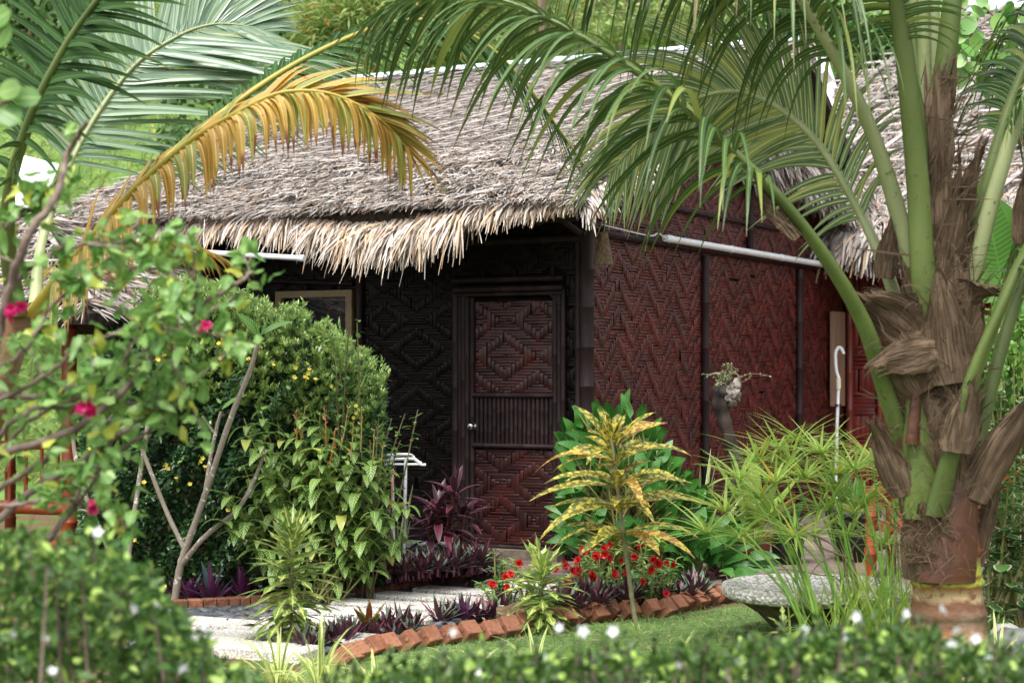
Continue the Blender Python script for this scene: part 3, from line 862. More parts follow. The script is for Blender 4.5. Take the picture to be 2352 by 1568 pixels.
mb = MB(); lathe(mb, lp, [(.001, .125), (.02, .12), (.03, .1), (.029, .082)], 14); tube(mb, catmull([lp + (0, 0, .12), lp + (0, 0, .17), H(.06, -.03, lp[2] + .2)], 8), .006, 6); mb.build('cap', MPOLE, t)
mb = MB(); lathe(mb, lp, [(.001, .06), (.02, .05), (.03, .01), (.02, -.04), (.001, -.05)], 12); mb.build('bulb', MTUBE, t)
# white water pipe and the board behind it, at the end of the side wall
t = thing('water_pipe', 'white plastic water pipe with a hooked top at the end of the side wall', 'pipe', H(.12, 6.35, .2))
Yp = H(.16, b_of(1924, .16))[1]
mb = MB(); tube(mb, catmull([P(1938, 812, Yp), P(1932, 800, Yp), P(1925, 799, Yp), P(1919, 812, Yp), P(1921, 850, Yp), P(1926, 868, Yp), P(1926, 885, Yp), P(1922, 1000, Yp), P(1919, 1185, Yp)], 40), .018, 10); mb.build('pipe', MTUBE, t)
mb = MB(); tube(mb, [P(1926, 868, Yp), P(1926, 893, Yp)], .026, 10); mb.build('coupling', plainmat('cream_plastic', lin('#d8d2b8')), t)
for v_ in (930, 1040, 1130):
    mb = MB(); q_ = P(np.interp(v_, [893, 1000, 1185], [1925.5, 1922, 1919]), v_, Yp); tube(mb, [q_ - UP * .012, q_ + UP * .012], .029, 10); box(mb, q_ + Sv * .05, (.02, .1, .02), HAX); mb.build('pipe_clip', MSTEEL, t)
tag_ = MB(); box(tag_, H(.06, b_of(1924, .06), 1.72), (.05, .36, 1.0), HAX, .5)
tag(tag_.build('wooden_board', MWOOD, None, False, H(.05, b_of(1924, .05), 1.3)), 'bare wooden board nailed upright behind the white pipe', 'board')

# ================= gazebo at the left edge =================
gz = thing('gazebo', 'orange bamboo gazebo with a low weathered thatched roof at the left edge', 'gazebo', (-4.3, 14.6, 0))
MORANGE = plainmat('orange_bamboo', lin('#9a4626'), lin('#7a3820'), 7, .42, .45, bump=.1)
gp = GY(159, 13.6)
gx_, gy_ = np.array([.93, -.36, 0]), np.array([.36, .93, 0])
q0 = gp; q1 = gp - gx_ * 2.0; q2 = gp + gy_ * 2.0; q3 = q1 + gy_ * 2.0
for q in (q0, q1, q2, q3):
    mb = MB(); pole(mb, q + UP * .1, q + UP * 2.35, .058 if q is q0 else .05, .38, 14); mb.build('post', MORANGE, gz)
MCONC = plainmat('rough_concrete', lin('#a49c8c'), lin('#7d776a'), 16, .9, .2, .5)
for q in (q0, q1):
    mb = MB(); box(mb, q + UP * .05, (.26, .26, .12), bev=.02); mb.build('footing', MCONC, gz)
mb = MB()
for v, r in ((1024, .03), (1168, .05), (1252, .035)):
    z = zh(v, q0); pole(mb, q0 + UP * z, q1 + UP * z, r, .5, 12); pole(mb, q0 + UP * z, q2 + UP * z, r, .5, 12)
mb.build('rail', MORANGE, gz)
mb = MB()
for k2 in range(14):
    q = q0 + (q1 - q0) * (k2 + .7) / 14; pole(mb, q + UP * zh(1165, q0), q + UP * zh(1024, q0), .016, .3, 8)
mb.build('baluster', MORANGE, gz)
mb = MB()
ctr = (q0 + q3) / 2; ez = 2.0; half = 1.55
cs = [ctr + gx_ * sx * half + gy_ * sy * half + UP * (ez) for sx, sy in ((1, -1), (1, 1), (-1, 1), (-1, -1))]
apex = ctr + UP * 2.85
V = np.array(cs + [apex] + [c - UP * .08 for c in cs] + [apex - UP * .08])
mb.add(V, [(0, 1, 4), (1, 2, 4), (2, 3, 4), (3, 0, 4), (6, 5, 9), (7, 6, 9), (8, 7, 9), (5, 8, 9), (0, 5, 6, 1), (1, 6, 7, 2), (2, 7, 8, 3), (3, 8, 5, 0)])
gr = mb.build('roof', MTUNDER, gz, smooth=False)
mb = MB(); ml = MB()
for i in range(4):
    a, b = cs[i], cs[(i + 1) % 4]; ux = nrm(b - a); s_ = nrm(apex - (a + b) / 2); nn = np.cross(ux, s_); nn = nn if nn[2] > 0 else -nn
    W_, S_ = np.linalg.norm(b - a), np.linalg.norm(apex - (a + b) / 2)
    thatch(mb, a, ux, s_, nn, W_, S_, .011, .1, .24, lambda x, s: (x > s / S_ * W_ / 2 - .02) & (x < W_ - s / S_ * W_ / 2 + .02), .3, wid=(.01, .02), spread=.35)
    for s in np.arange(.3, S_, .2):
        L = W_ * (1 - s / S_)
        if L > .2: box(ml, (a + b) / 2 + s_ * s + nn * .09, (L, .03, .008), np.stack([ux, s_, nn]), R.random())
    e = a + UP * .1; box(ml, (e + apex) / 2, (np.linalg.norm(apex - e), .05, .01), np.stack([nrm(apex - e), nrm(np.cross(UP, apex - e)), np.cross(nrm(apex - e), nrm(np.cross(UP, apex - e)))]), .8)
mb.build('thatch', MTHATCH, gr); ml.build('roof_lattice', MBATTEN, gr, smooth=False)

# ================= deck and orange chair =================
k = NT('weathered_deck'); t_, a_, r_, e_ = k.attr()
g = k.noise(5., 5., stretch=(1, 12, 1))
MDECK = k.done(k.bsdf(k.mix(k.math('MULTIPLY_ADD', r_, .5, k.math('MULTIPLY', g, .5)), lin('#4c3f3a'), lin('#857670')), .75, .3, 0, g, .3, .01))
deck = thing('wooden_deck', 'weathered grey-brown plank deck along the foot of the house', 'deck', H(.5, -.6))
mb = MB(); y = -.84
while y < 6.45:
    a0 = -.55 if y < -.02 else .04
    x = a0
    while x < 4.2:
        L = min(R.uniform(1.5, 2.6), 4.2 - x)
        if L < .1: break
        box(mb, H(x + L / 2, y + .055, DZ - .014), (L - .006, .104, .028), HAX, R.random(), .004); x += L
    y += .11
mb.build('plank', MDECK, deck, smooth=False)
mb = MB(); box(mb, H(1.6, -.86, .05), (5.2, .03, .1), HAX, .2); box(mb, H(1.6, 2.6, .03), (5., 6.8, .06), HAX, .1); mb.build('deck_frame', MDECK, deck, smooth=False)
oc = P(2105, 1300, 13.2); oc[2] = DZ
t = thing('orange_chair', 'orange bamboo armchair on the deck half hidden by the sedge', 'chair', oc)
ax_ = HAX
def oq(x, y, z): return oc + x * Fv + y * Sv + UP * z
for x, y, h in ((-.26, -.25, .56), (.26, -.25, .56), (-.26, .25, .72), (.26, .25, .72)):
    mb = MB(); pole(mb, oq(x, y, 0), oq(x, y, h), .04, .25, 12); mb.build('leg', MORANGE, t)
mb = MB()
for x in np.linspace(-.24, .24, 9): pole(mb, oq(x, -.25, .36), oq(x, .25, .36), .028, .3, 8)
mb.build('seat', MORANGE, t)
mb = MB()
for x in np.linspace(-.2, .2, 5): pole(mb, oq(x, .25, .4), oq(x, .25, .82), .02, .3, 8)
pole(mb, oq(-.32, .25, .84), oq(.32, .25, .84), .035, .3)
mb.build('backrest', MORANGE, t)
for x in (-.28, .28):
    mb = MB(); pole(mb, oq(x, -.3, .6), oq(x, .27, .6), .036, .3); mb.build('armrest', MORANGE, t)
    mb = MB(); pole(mb, oq(x, -.26, .2), oq(x, .26, .2), .03, .3); mb.build('side_rail', MORANGE, t)
# ================= path: slabs, pebbles, brick kerb =================
k = NT('pebble_dash_slab')
v1 = k.n('ShaderNodeTexVoronoi'); v1.inputs['Scale'].default_value = 85.
tc = k.n('ShaderNodeTexCoord'); k.t.links.new(tc.outputs['Object'], v1.inputs['Vector'])
sp = k.n('ShaderNodeSeparateColor'); k.t.links.new(v1.outputs['Color'], sp.inputs[0])
c = k.mix(sp.outputs[0], lin('#dcd8d0'), lin('#f8f6f2')); c = k.mix(k.step(v1.outputs['Distance'], .35, .75), c, lin('#a49d92'))
c = k.mix(k.math('MULTIPLY', k.step(k.noise(3., 4.), .5, .8), .55), c, lin('#8f8678'))
iv = k.math('SUBTRACT', 1., v1.outputs['Distance'])
MSLAB = k.done(k.bsdf(c, .8, .3, 0, iv, .5, .008))
def slab_at(u, v, L, W, rot, lab):
    c = G(u, v, .06); ca, sa = math.cos(rot), math.sin(rot)
    ax = np.stack([Fv * ca + Sv * sa, -Fv * sa + Sv * ca, UP])
    mb = MB(); box(mb, (c[0], c[1], .03), (L, W, .075), ax, R.random(), .012)
    o = mb.build('paving_slab', MSLAB, None, False, (c[0], c[1], 0)); tag(o, lab, 'paving slab', 'white pebble-dash slabs of the path', 'thing')
    return c
SL_ = [(1238, 1345, .95, .32, 'white paving slab nearest the deck, behind the red balsam flowers'),
       (1090, 1357, .9, .32, 'white paving slab on the path right before the purple bed beside the door'),
       (1000, 1371, .95, .33, 'white paving slab second from the corner of the purple bed'),
       (930, 1388, 1.0, .33, 'widest clear white paving slab in the middle of the path'),
       (850, 1406, 1.0, .33, 'white paving slab just right of the lobed croton stem'),
       (765, 1427, .95, .34, 'white paving slab passing behind the lobed croton'),
       (690, 1452, .95, .36, 'white paving slab in front of the lobed croton stem, near the striped grass'),
       (510, 1428, .62, .34, 'white paving slab beside the pebbles, left of the lobed croton'),
       (470, 1453, .7, .34, 'white paving slab lower left, partly behind the left hedge'),
       (1080, 1392, .42, .3, 'short white paving slab behind the spiderworts in the middle of the row'),
       (560, 1480, .9, .36, 'nearest white paving slab, at the lower left behind hedge leaves')]
for i_ in range(len(SL_)):
    for j_ in range(i_):
        A_, B_ = SL_[i_], SL_[j_]; d_ = np.subtract(ab(G(A_[0], A_[1], .06)), ab(G(B_[0], B_[1], .06)))
        if abs(d_[0]) < (A_[2] + B_[2]) / 2 and abs(d_[1]) < (A_[3] + B_[3]) / 2: print('SLAB OVERLAP', A_[:2], B_[:2], d_)
sl_pos = [slab_at(u, v, L, W - .075, R.uniform(-.05, .05), lab) for u, v, L, W, lab in SL_]
MPEB = plainmat('river_pebble', lin('#74767a'), lin('#45494e'), 9, .6, .35, byrnd=True)
mb = MB(); cnt = 0
while cnt < 4600:
    n = 4000
    u = rng.uniform(300, 1360, n); v = rng.uniform(1336, 1500, n)
    lo = np.interp(u, [300, 420, 620, 800, 1000, 1200, 1360], [1400, 1394, 1385, 1372, 1344, 1336, 1336]); hi = np.interp(u, [300, 700, 900, 1130, 1360], [1520, 1500, 1470, 1410, 1370])
    ok = (v > lo) & (v < hi)
    for a, b in zip(u[ok], v[ok]):
        if cnt >= 4600: break
        p = G(a, b, .02)
        s = R.uniform(.018, .04); blob(mb, p, (s * R.uniform(1, 1.4), s, s * .6), [(math.cos(cnt), math.sin(cnt), 0), (-math.sin(cnt), math.cos(cnt), 0), (0, 0, 1)], R.random(), 7, 5); cnt += 1
tag(mb.build('pebbles', MPEB), 'grey river pebbles laid loose around the white path slabs', 'pebbles', kind='stuff')
MTERRA = None
k = NT('terracotta'); t_, a_, r_, e_ = k.attr()
n1 = k.noise(9., 5.); n2 = k.noise(45., 3.)
c = k.mix(n1, k.mix(r_, lin('#7f4c3a'), lin('#6d4a3c')), k.mix(r_, lin('#c08a6e'), lin('#a06a52'))); c = k.mix(k.step(n1, .52, .62), c, k.mix(r_, lin('#5a3c30'), lin('#b87c5e')))
gs = k.n('ShaderNodeNewGeometry'); 
MTERRA = k.done(k.bsdf(k.mix(k.math('MULTIPLY', k.step(n2, .55, .7), .5), c, lin('#4c3a30')), .9, .2, 0, n2, .5, .01))
mb = MB()
line = [G(u, v, .02) for u, v in ((240, 1406), (480, 1396), (640, 1385), (800, 1370), (900, 1356), (1000, 1343), (1090, 1333))]
pts = catmull(line, 40)
for i in range(39):
    d = pts[i + 1] - pts[i]; d[2] = 0; L = np.linalg.norm(d); d = d / L
    box(mb, (pts[i] + pts[i + 1]) / 2 + UP * .02, (L - .006, .09, .09), np.stack([d, np.cross(UP, d), UP]), R.random(), .006)
tag(mb.build('brick_kerb', MTERRA, None, False, line[3]), 'low flush red brick kerb curving along the far side of the path', 'kerb')
# ---- tilted terracotta bricks, each a thing of its own
def D8(x, y): return 787 + .3336 * x, 1047 + .3336 * y
def D9(x, y): return 1566 + .3336 * x, 1047 + .3336 * y
tl = [D8(x, y) for x, y in ((30, 1400), (95, 1385), (190, 1340), (300, 1325), (440, 1300), (580, 1272), (720, 1258), (860, 1240), (1005, 1230), (1130, 1205), (1235, 1180), (1330, 1160), (1430, 1140), (1530, 1125), (1640, 1105), (1745, 1100), (1850, 1080), (1960, 1080), (2120, 1070), (2210, 1065), (2285, 1045))] + \
     [D9(x, y) for x, y in ((15, 1020), (100, 1010), (185, 985), (262, 970))]
look = ['orange', 'dark-stained', 'chipped orange', 'pale orange']
def tile(u, v, lab, group, sc=1.):
    p = G(u, v + 14, 0.); 
    tilt = math.radians(45 + R.uniform(-9, 9)); yaw = R.uniform(-.3, .3) - .6
    x0 = np.array([math.cos(yaw), math.sin(yaw), 0]); y0 = np.array([-math.sin(yaw), math.cos(yaw), 0])
    ax = np.stack([x0 * math.cos(tilt) + UP * math.sin(tilt), y0, -x0 * math.sin(tilt) + UP * math.cos(tilt)])
    mb = MB(); s = .125 * sc * R.uniform(.92, 1.08)
    box(mb, p + UP * .05, (s, .115, s * .82), ax, R.random(), .004)
    for q in (-.28, .28): 
        c_ = p + UP * .055 - y0 * .0605 + ax[0] * q * s; tube(mb, [c_ + y0 * .004, c_ - y0 * .002], .012, 8, rnd=0)
    o = mb.build('edging_brick', MTERRA, None, False, p); tag(o, lab, 'brick', group)
for i, (u, v) in enumerate(tl):
    if i < 3: lab = ['dark terracotta edging brick at the near left end of the row, beside striped grass', 'lower terracotta brick at the left end of the row, in front of its neighbours', 'greyish terracotta edging brick under the small bronze croton'][i]
    elif i < 12: lab = 'terracotta edging brick tilted on edge, %s one right of the small bronze croton' % ('first second third fourth fifth sixth seventh eighth ninth'.split()[i - 3])
    elif i < 15: lab = 'terracotta edging brick behind the right lobed croton, %s' % ('at its left side', 'hidden by its leaves', 'at its right side')[i - 12]
    else: lab = 'tilted terracotta edging brick on the lawn, %s one left of the stone bowl' % ('tenth ninth eighth seventh sixth fifth fourth third second first'.split()[i - 15])
    tile(u, v, lab, 'terracotta bricks edging the lawn')
for i, (u, v) in enumerate([(1665, 1322), (1700, 1330), (1730, 1332)]):
    tile(u, v, 'terracotta brick edging at the far corner behind the stone bowl, %s' % ('left one', 'middle one', 'right one')[i], 'terracotta bricks behind the bowl')
for i, (u, v) in enumerate([(432, 1345), (500, 1335), (545, 1340), (580, 1335), (822, 1320), (1122, 1296)]):
    tile(u, v, ['slanted orange tile left of the bright purple rosette', 'rounded orange tile right behind the bright purple rosette', 'orange tile half hidden right of the purple rosette', 'orange tile next to the lobed croton in the far bed', 'small orange tile in the purple bed below the veined shrub', 'single orange tile standing at the right end of the purple bed'][i], 'terracotta tiles in the far bed', 1.25)
# ---- raised soil between the edging and the deck
mb = MB(); nx, ny = 60, 12; V = np.zeros((ny, nx, 3))
for i in range(nx):
    u = 1140 + 600 * i / (nx - 1); p0 = G(u, np.interp(u, [1140, 1300, 1500, 1740], [1440, 1424, 1396, 1352])); p1 = G(u, np.interp(u, [1140, 1300, 1500, 1740], [1425, 1372, 1372, 1345]))
    for j in range(ny):
        t_ = j / (ny - 1); q = p0 + (p1 - p0) * t_; q[2] = .11 * math.sin(math.pi * min(1, t_ * .9 + .02)) ** .7 + .008 * math.sin(i * 1.9 + j) - .01; V[j, i] = q
mb.add(V.reshape(-1, 3), gridfaces(ny, nx)); tag(mb.build('flower_bed_soil', MSOIL), kind='structure')
# ---- lawn
mb = MB(); nx, ny = 70, 26; V = np.zeros((ny, nx, 3))
for i in range(nx):
    u = 690 + 1760 * i / (nx - 1); yb = np.interp(u, [690, 1150, 1400, 1690, 2000, 2450], [10.15, 10.95, 11.65, 12.4, 12.0, 11.4])
    for j in range(ny):
        q = GY(u, 7.5 + (yb - 7.5) * j / (ny - 1)); q[2] = .006 + .01 * (1 + math.sin(i * .9 + j * .7) * math.sin(j * 1.3)) * min(1, j / 3, (ny - 1 - j) / 3); V[j, i] = q
mb.add(V.reshape(-1, 3), gridfaces(ny, nx)); tag(mb.build('turf', plainmat('turf', lin('#526b38'), lin('#6f8650'), 14, .95, .1, .4)), kind='structure')
MLAWN = leafmat('lawn_grass', lin('#76985a'), lin('#a2bd78'), rough=.5, tr=.35, third=lin('#c2b878'), third_p=.07, spec=.3)
mb = MB(); N = 60000
yy = rng.uniform(8.4, 12.6, N); uu = rng.uniform(700, 2450, N); xx = (uu - CX) / FPX * yy
bl = np.interp(uu, [700, 1150, 1400, 1690, 2000, 2450], [10.1, 10.9, 11.6, 12.4, 12.0, 11.4])
ok = yy < bl; xx, yy = xx[ok], yy[ok]; N = len(xx)
blades(mb, np.stack([xx, yy, np.full(N, -.005)], 1), randdir(N, .7), randdir(N), rng.uniform(.035, .085, N), rng.uniform(.004, .008, N), 1.2, 2, prof_grass)
tag(mb.build('lawn', MLAWN), 'short bright green lawn in front of the terracotta edging', 'lawn', kind='stuff')
MLITTER = leafmat('leaf_litter', lin('#7a5a44'), lin('#b39a86'), rough=.8, tr=.1, third=lin('#5a2838'), third_p=.3)
mb = MB(); N = 2600
uu = rng.uniform(300, 1140, N); vv = np.interp(uu, [300, 640, 900, 1140], [1392, 1375, 1345, 1322]) + rng.uniform(-46, 3, N)
pp = np.array([G(a, b, .01) for a, b in zip(uu, vv)])
blades(mb, pp, randdir(N, .25) * (1, 1, .4), UP + rng.normal(0, .4, (N, 3)), rng.uniform(.05, .13, N), .02, .6, 2, prof_lance, wave=.3)
pp = np.array([G(R.uniform(500, 1300), R.uniform(1345, 1470), .075) for _ in range(90)] + [G(R.uniform(1350, 2250), R.uniform(1395, 1500), .04) for _ in range(130)])
blades(mb, pp, randdir(len(pp), .1) * (1, 1, .25), UP + rng.normal(0, .3, (len(pp), 3)), rng.uniform(.03, .09, len(pp)), .018, .4, 2, prof_lance, wave=.2)
tag(mb.build('leaf_litter', MLITTER), 'dry fallen leaves littering the far bed, the path and the lawn', 'leaf litter', kind='stuff')

# ================= stone bowl =================
k = NT('pebbled_concrete')
tc = k.n('ShaderNodeTexCoord'); v1 = k.n('ShaderNodeTexVoronoi'); v1.inputs['Scale'].default_value = 42.; k.t.links.new(tc.outputs['Object'], v1.inputs['Vector'])
sp = k.n('ShaderNodeSeparateColor'); k.t.links.new(v1.outputs['Color'], sp.inputs[0])
c = k.mix(sp.outputs[0], lin('#c9c5bd'), lin('#f0eeea')); c = k.mix(k.step(v1.outputs['Distance'], .42, .7), c, lin('#a39e94'))
MRIM = k.done(k.bsdf(c, .8, .3, 0, k.math('SUBTRACT', 1., v1.outputs['Distance']), .9, .02))
MBOWL = plainmat('mossy_concrete', lin('#6a6048'), lin('#453f33'), 9, .95, .15, .6)
bc = GY(1870, 10.95); bc[2] = .0
t = thing('stone_bowl', 'wide pebble-dashed stone bowl standing on the lawn by the sedge', 'planter', bc)
mb = MB(); lathe(mb, bc, [(.001, .0), (.18, 0), (.2, .05), (.26, .08), (.34, .16), (.46, .235), (.49, .245)], 48, jag=.01); mb.build('bowl', MBOWL, t)
mb = MB(); lathe(mb, bc, [(.49, .245), (.525, .25), (.553, .275), (.558, .30), (.545, .325), (.515, .335), (.46, .33), (.40, .30), (.30, .28), (.001, .275)], 64, jag=.015); mb.build('rim', MRIM, t)

# ================= spiderwort rosettes =================
MRHOEO = leafmat('spiderwort_leaf', lin('#56675a'), lin('#808a74'), rough=.45, tr=.12, back=lin('#4d2c38'), third=lin('#6b3046'), third_p=.3, spec=.5)
MRHOEP = leafmat('bright_purple_leaf', lin('#50304f'), lin('#703c66'), rough=.35, tr=.15, back=lin('#602a54'), third=lin('#46565a'), third_p=.3)
def rosette(mat, n=20, L=.19, W=.038, seed=0):
    mb = MB()
    az = np.arange(n) * 2.4 + rng.normal(0, .15, n); el = np.interp(np.arange(n), [0, n - 1], [.15, 1.35]) + rng.normal(0, .12, n)
    d = np.stack([np.cos(az) * np.cos(el), np.sin(az) * np.cos(el), np.sin(el)], 1)
    nn = np.stack([-np.cos(az) * np.sin(el), -np.sin(az) * np.sin(el), np.cos(el)], 1)
    blades(mb, np.tile([0, 0, .03], (n, 1)) + d * .015, d, nn, L * rng.uniform(.7, 1.15, n), W, rng.uniform(0, .5, n), 4, prof_lance, fold=.35)
    tube(mb, [(0, 0, -.03), (0, 0, .05)], .012, 6)
    return mb
rv = []
def place_rosette(mat, u, v, sc, lab, group, z=0.):
    key = (mat.name, R.randrange(4))
    p = G(u, v, z)
    src = next((o for kk, o in rv if kk == key), None)
    if src is None:
        src = rosette(mat).build('spiderwort', mat, None, True, (0, 0, 0)); rv.append((key, src)); o = src
    else:
        o = src.copy(); COL.objects.link(o)
    o.location = [float(x) for x in p]; o.rotation_euler = (R.uniform(-.15, .15), R.uniform(-.15, .15), R.uniform(0, 6.3)); o.scale = (sc,) * 3
    tag(o, lab, 'plant', group)
for i in range(120):
    u = R.uniform(880, 1126); f = R.random(); v = np.interp(u, [880, 1000, 1126], [1348, 1338, 1326]) - 22 * f
    place_rosette(MRHOEO, u, v, R.uniform(.68, .95), 'dull purple and green spiderwort in the dense bed beside the door', 'spiderworts in the bed beside the door', .2 * f)
for i in range(30):
    u = R.uniform(610, 900); place_rosette(MRHOEO, u, np.interp(u, [610, 900], [1372, 1345]) + R.uniform(-14, 6), R.uniform(.5, .8), 'spiderwort along the brick kerb under the veined shrub', 'spiderworts along the brick kerb')
for i, (u, v, s) in enumerate([(490, 1393, 1.25), (436, 1385, .95), (452, 1374, 1.), (560, 1384, 1.05), (545, 1378, .8), (585, 1378, .9), (316, 1374, .8), (400, 1382, .8)]):
    place_rosette(MRHOEP, u, v, s, ['large bright purple rosette on the bare soil by the forked branches', 'bright purple spiderwort just left of the largest rosette', 'purple spiderwort behind the frangipani foot', 'purple spiderwort right of the largest rosette', 'smaller purple spiderwort behind the right neighbour of the largest rosette', 'purple spiderwort closest to the striped lobed croton in the far bed', 'purple spiderwort by the gazebo footing', 'purple spiderwort between the gazebo and the frangipani foot'][i], 'bright purple spiderworts')
for i in range(40):
    u = R.uniform(690, 1160); v = np.interp(u, [690, 790, 1000, 1160], [1508, 1486, 1446, 1412]) + R.uniform(-14, 8)
    place_rosette(MRHOEO if R.random() < .94 else MRHOEP, u, v, R.uniform(.55, .85), 'spiderwort with pointed purple leaves between path and terracotta edging', 'spiderworts between path and edging')
for i in range(48):
    u = R.uniform(1290, 1700); v = np.interp(u, [1290, 1500, 1700], [1408, 1388, 1356]) + R.uniform(-22, 4)
    place_rosette(MRHOEO, u, v, R.uniform(.6, .9), 'spiderwort among the red balsams behind the terracotta edging', 'spiderworts among the balsams', .07)

# ================= broad-leaved plants =================
MSTEM = plainmat('green_stem', lin('#7d8a4a'), lin('#8f7f55'), 10, .7, .3)
MFRANG = None
k = NT('frangipani_bark'); n1 = k.noise(26., 3.); n2 = k.noise(5., 3.)
c = k.mix(n2, lin('#6f665a'), lin('#9a9184')); c = k.mix(k.step(n1, .6, .66), c, lin('#cfcabf'))
MFRANG = k.done(k.bsdf(c, .85, .25, 0, n1, .4, .01))
MFRL = leafmat('frangipani_leaf', lin('#4f8a34'), lin('#6fa548'), vein=lin('#9ac070'), nvein=12, veinw=.05, rough=.35, tr=.35)
def branchset(name, label, Y, chains, leaves, base):
    b = P(base[0], base[1], Y); t = thing(name, label, 'tree', (b[0], b[1], 0))
    mb = MB()
    for pts, r0, r1 in chains:
        q = catmull([P(u, v, Y + dy) for u, v, dy in pts], 14); tube(mb, q, np.linspace(r0, r1, 14) * .6 * (1 + .06 * np.sin(np.arange(14) * 2.2)), 9)
    mb.build('branches', MFRANG, t)
    if leaves:
        mb = MB()
        for u, v, dx, dz, L, W in leaves:
            blades(mb, P(u, v, Y), (dx, -.25, dz), (-dz * .5, -.5, .8), L, W, .6, 6, prof_oval, fold=.15)
        mb.build('foliage', MFRL, t)
branchset('frangipani', 'bare forked frangipani with pale grey branches standing in the middle of the left bed', 12.25,
    [([(400, 1390, 0), (412, 1310, 0), (425, 1262, 0)], .045, .04), ([(425, 1265, 0), (470, 1140, -.05), (530, 960, -.1), (575, 850, -.1), (596, 768, -.1)], .04, .024),
     ([(425, 1262, 0), (385, 1180, .1), (345, 1080, .1), (322, 1018, .1)], .03, .022), ([(418, 1295, 0), (470, 1232, -.1), (545, 1170, -.15), (585, 1100, -.2), (610, 1030, -.2)], .032, .02),
     ([(470, 1140, -.05), (482, 1060, .1), (497, 985, .1), (508, 945, .1)], .026, .018), ([(497, 1000, .1), (478, 975, .1), (464, 955, .1)], .016, .014)],
    [(596, 768, -.45, .65, .22, .075), (598, 768, .75, .5, .26, .08), (600, 770, .3, .9, .12, .04), (590, 770, -.1, .9, .1, .03), (508, 940, .8, .7, .22, .06)], (405, 1380))
branchset('frangipani', 'slender pale frangipani stem left of the forked one, with one green leaf', 12.4,
    [([(290, 1330, 0), (300, 1240, 0), (322, 1090, 0), (338, 985, 0), (345, 880, 0)], .033, .024), ([(340, 985, 0), (352, 970, 0), (364, 960, 0)], .02, .016)], [(320, 1030, -.6, .8, .2, .06)], (288, 1340))
branchset('frangipani', 'leaning pale frangipani stem beside the orange gazebo post', 12.4,
    [([(268, 1290, 0), (230, 1220, 0), (190, 1120, 0), (172, 1040, 0), (166, 980, 0)], .03, .024), ([(240, 1240, 0), (205, 1180, -.05), (180, 1170, -.1)], .02, .016)], None, (272, 1300))

def shrub(name, label, cat, c, r, mats, N, L, W, droop=.3, stems=6, clump=30, prof=prof_oval, fold=.25, S=3, base=None, up=.3, flower=None, zmin=.02, smat=None, hang=0., group=None, srad=.012):
    c = np.asarray(c, float); r = np.asarray(r, float)
    t = thing(name, label, cat, (c[0], c[1], 0), group)
    for mat_, N_, L_, W_, cc, rr in mats if isinstance(mats, list) else [(mats, N, L, W, c, r)]:
        mb = MB(); leafcloud(mb, cc, rr, N_, L_, W_, droop, clump=clump, prof=prof, fold=fold, S=S, up=up, zmin=zmin, hang=hang); mb.build('foliage', mat_, t)
    mb = MB()
    for i in range(stems):
        e = c + randdir(1, .6)[0] * r * .75; b = np.array([c[0] + R.uniform(-.25, .25) * r[0], c[1] + R.uniform(-.2, .2) * r[1], 0])
        tube(mb, catmull([b, (b + e) / 2 + rng.normal(0, .04, 3), e], 8), np.linspace(srad, srad * .4, 8), 6)
    mb.build('stems', smat or MSTEM, t)
    return t
# ---- dark hedge-like shrub with yellow flowers
MALL = leafmat('allamanda_leaf', lin('#27462a'), lin('#4a7042'), rough=.33, tr=.15, third=lin('#7da05c'), third_p=.05, spec=.6)
MALLT = leafmat('allamanda_tip', lin('#86aa5c'), lin('#bccf84'), rough=.4, tr=.3)
MYEL = leafmat('yellow_petal', lin('#e0d24a'), lin('#f0e67a'), rough=.5, tr=.35)
def flower5(mb, c, d, r, npet=5, cup=.5, w=.8, prof=prof_oval):
    d = nrm(d); a = nrm(np.cross(d, [.3, .5, .8])); b = np.cross(d, a)
    th = np.arange(npet) * 6.2832 / npet + rng.random() * 6
    q = np.cos(th)[:, None] * a + np.sin(th)[:, None] * b
    blades(mb, np.tile(c, (npet, 1)), q + d * cup, d - q * cup * .5, r, r * w, .3, 3, prof)
YB = 13.1
t = thing('yellow_flowered_shrub', 'big dark green shrub dotted with small yellow flowers, left of the house door', 'shrub', GY(480, YB))
def wallcloud(mb, prof_uv, Y0, Y1, N, L, W, **kw):
    """leaves on and just inside the near face and top of a big bush whose outline is prof_uv (u, vtop)"""
    us_, vt = zip(*prof_uv)
    u = rng.uniform(us_[0], us_[-1], N); top = np.interp(u, us_, vt) + 22 * smooth_noise(u * .045, 3) + 16 * smooth_noise(u * .15, 1)
    v = top + (1345 - top) * rng.random(N) ** 1.15
    f = np.clip((v - top) / 160, 0, 1)
    Yf = Y0 + (Y1 - Y0) * (1 - f) ** 1.6 * rng.random(N) ** .5 + .18 * smooth_noise(u * .03 + v * .021, 2) + rng.exponential(.09, N)
    p = np.stack([(u - CX) / FPX * Yf, Yf, CZ - (v - HV) / FPX * Yf], 1)
    out = np.stack([(u - np.mean(us_)) / 900, -(.55 + .4 * f), .25 + 1.1 * (1 - f)], 1)
    d = nrm(out + rng.normal(0, .55, (N, 3))); nn = nrm(out + rng.normal(0, .5, (N, 3)) + np.array([0, 0, .5]))
    blades(mb, p, d, nn, L * rng.uniform(.6, 1.2, N), W * rng.uniform(.8, 1.2, N), .5, 3, prof_lance, fold=.25)
    return p, f
outl = [(190, 960), (240, 800), (300, 740), (340, 690), (400, 672), (470, 668), (540, 690), (580, 712), (640, 736), (690, 732), (730, 758), (790, 800), (830, 830), (868, 870), (882, 930)]
mb = MB(); wallcloud(mb, outl, 12.75, 13.9, 22000, .065, .023); wallcloud(mb, outl, 13.1, 14.0, 5000, .09, .045); mb.build('foliage', MALL, t)
mb = MB(); N = 1250   # upright whorled tips
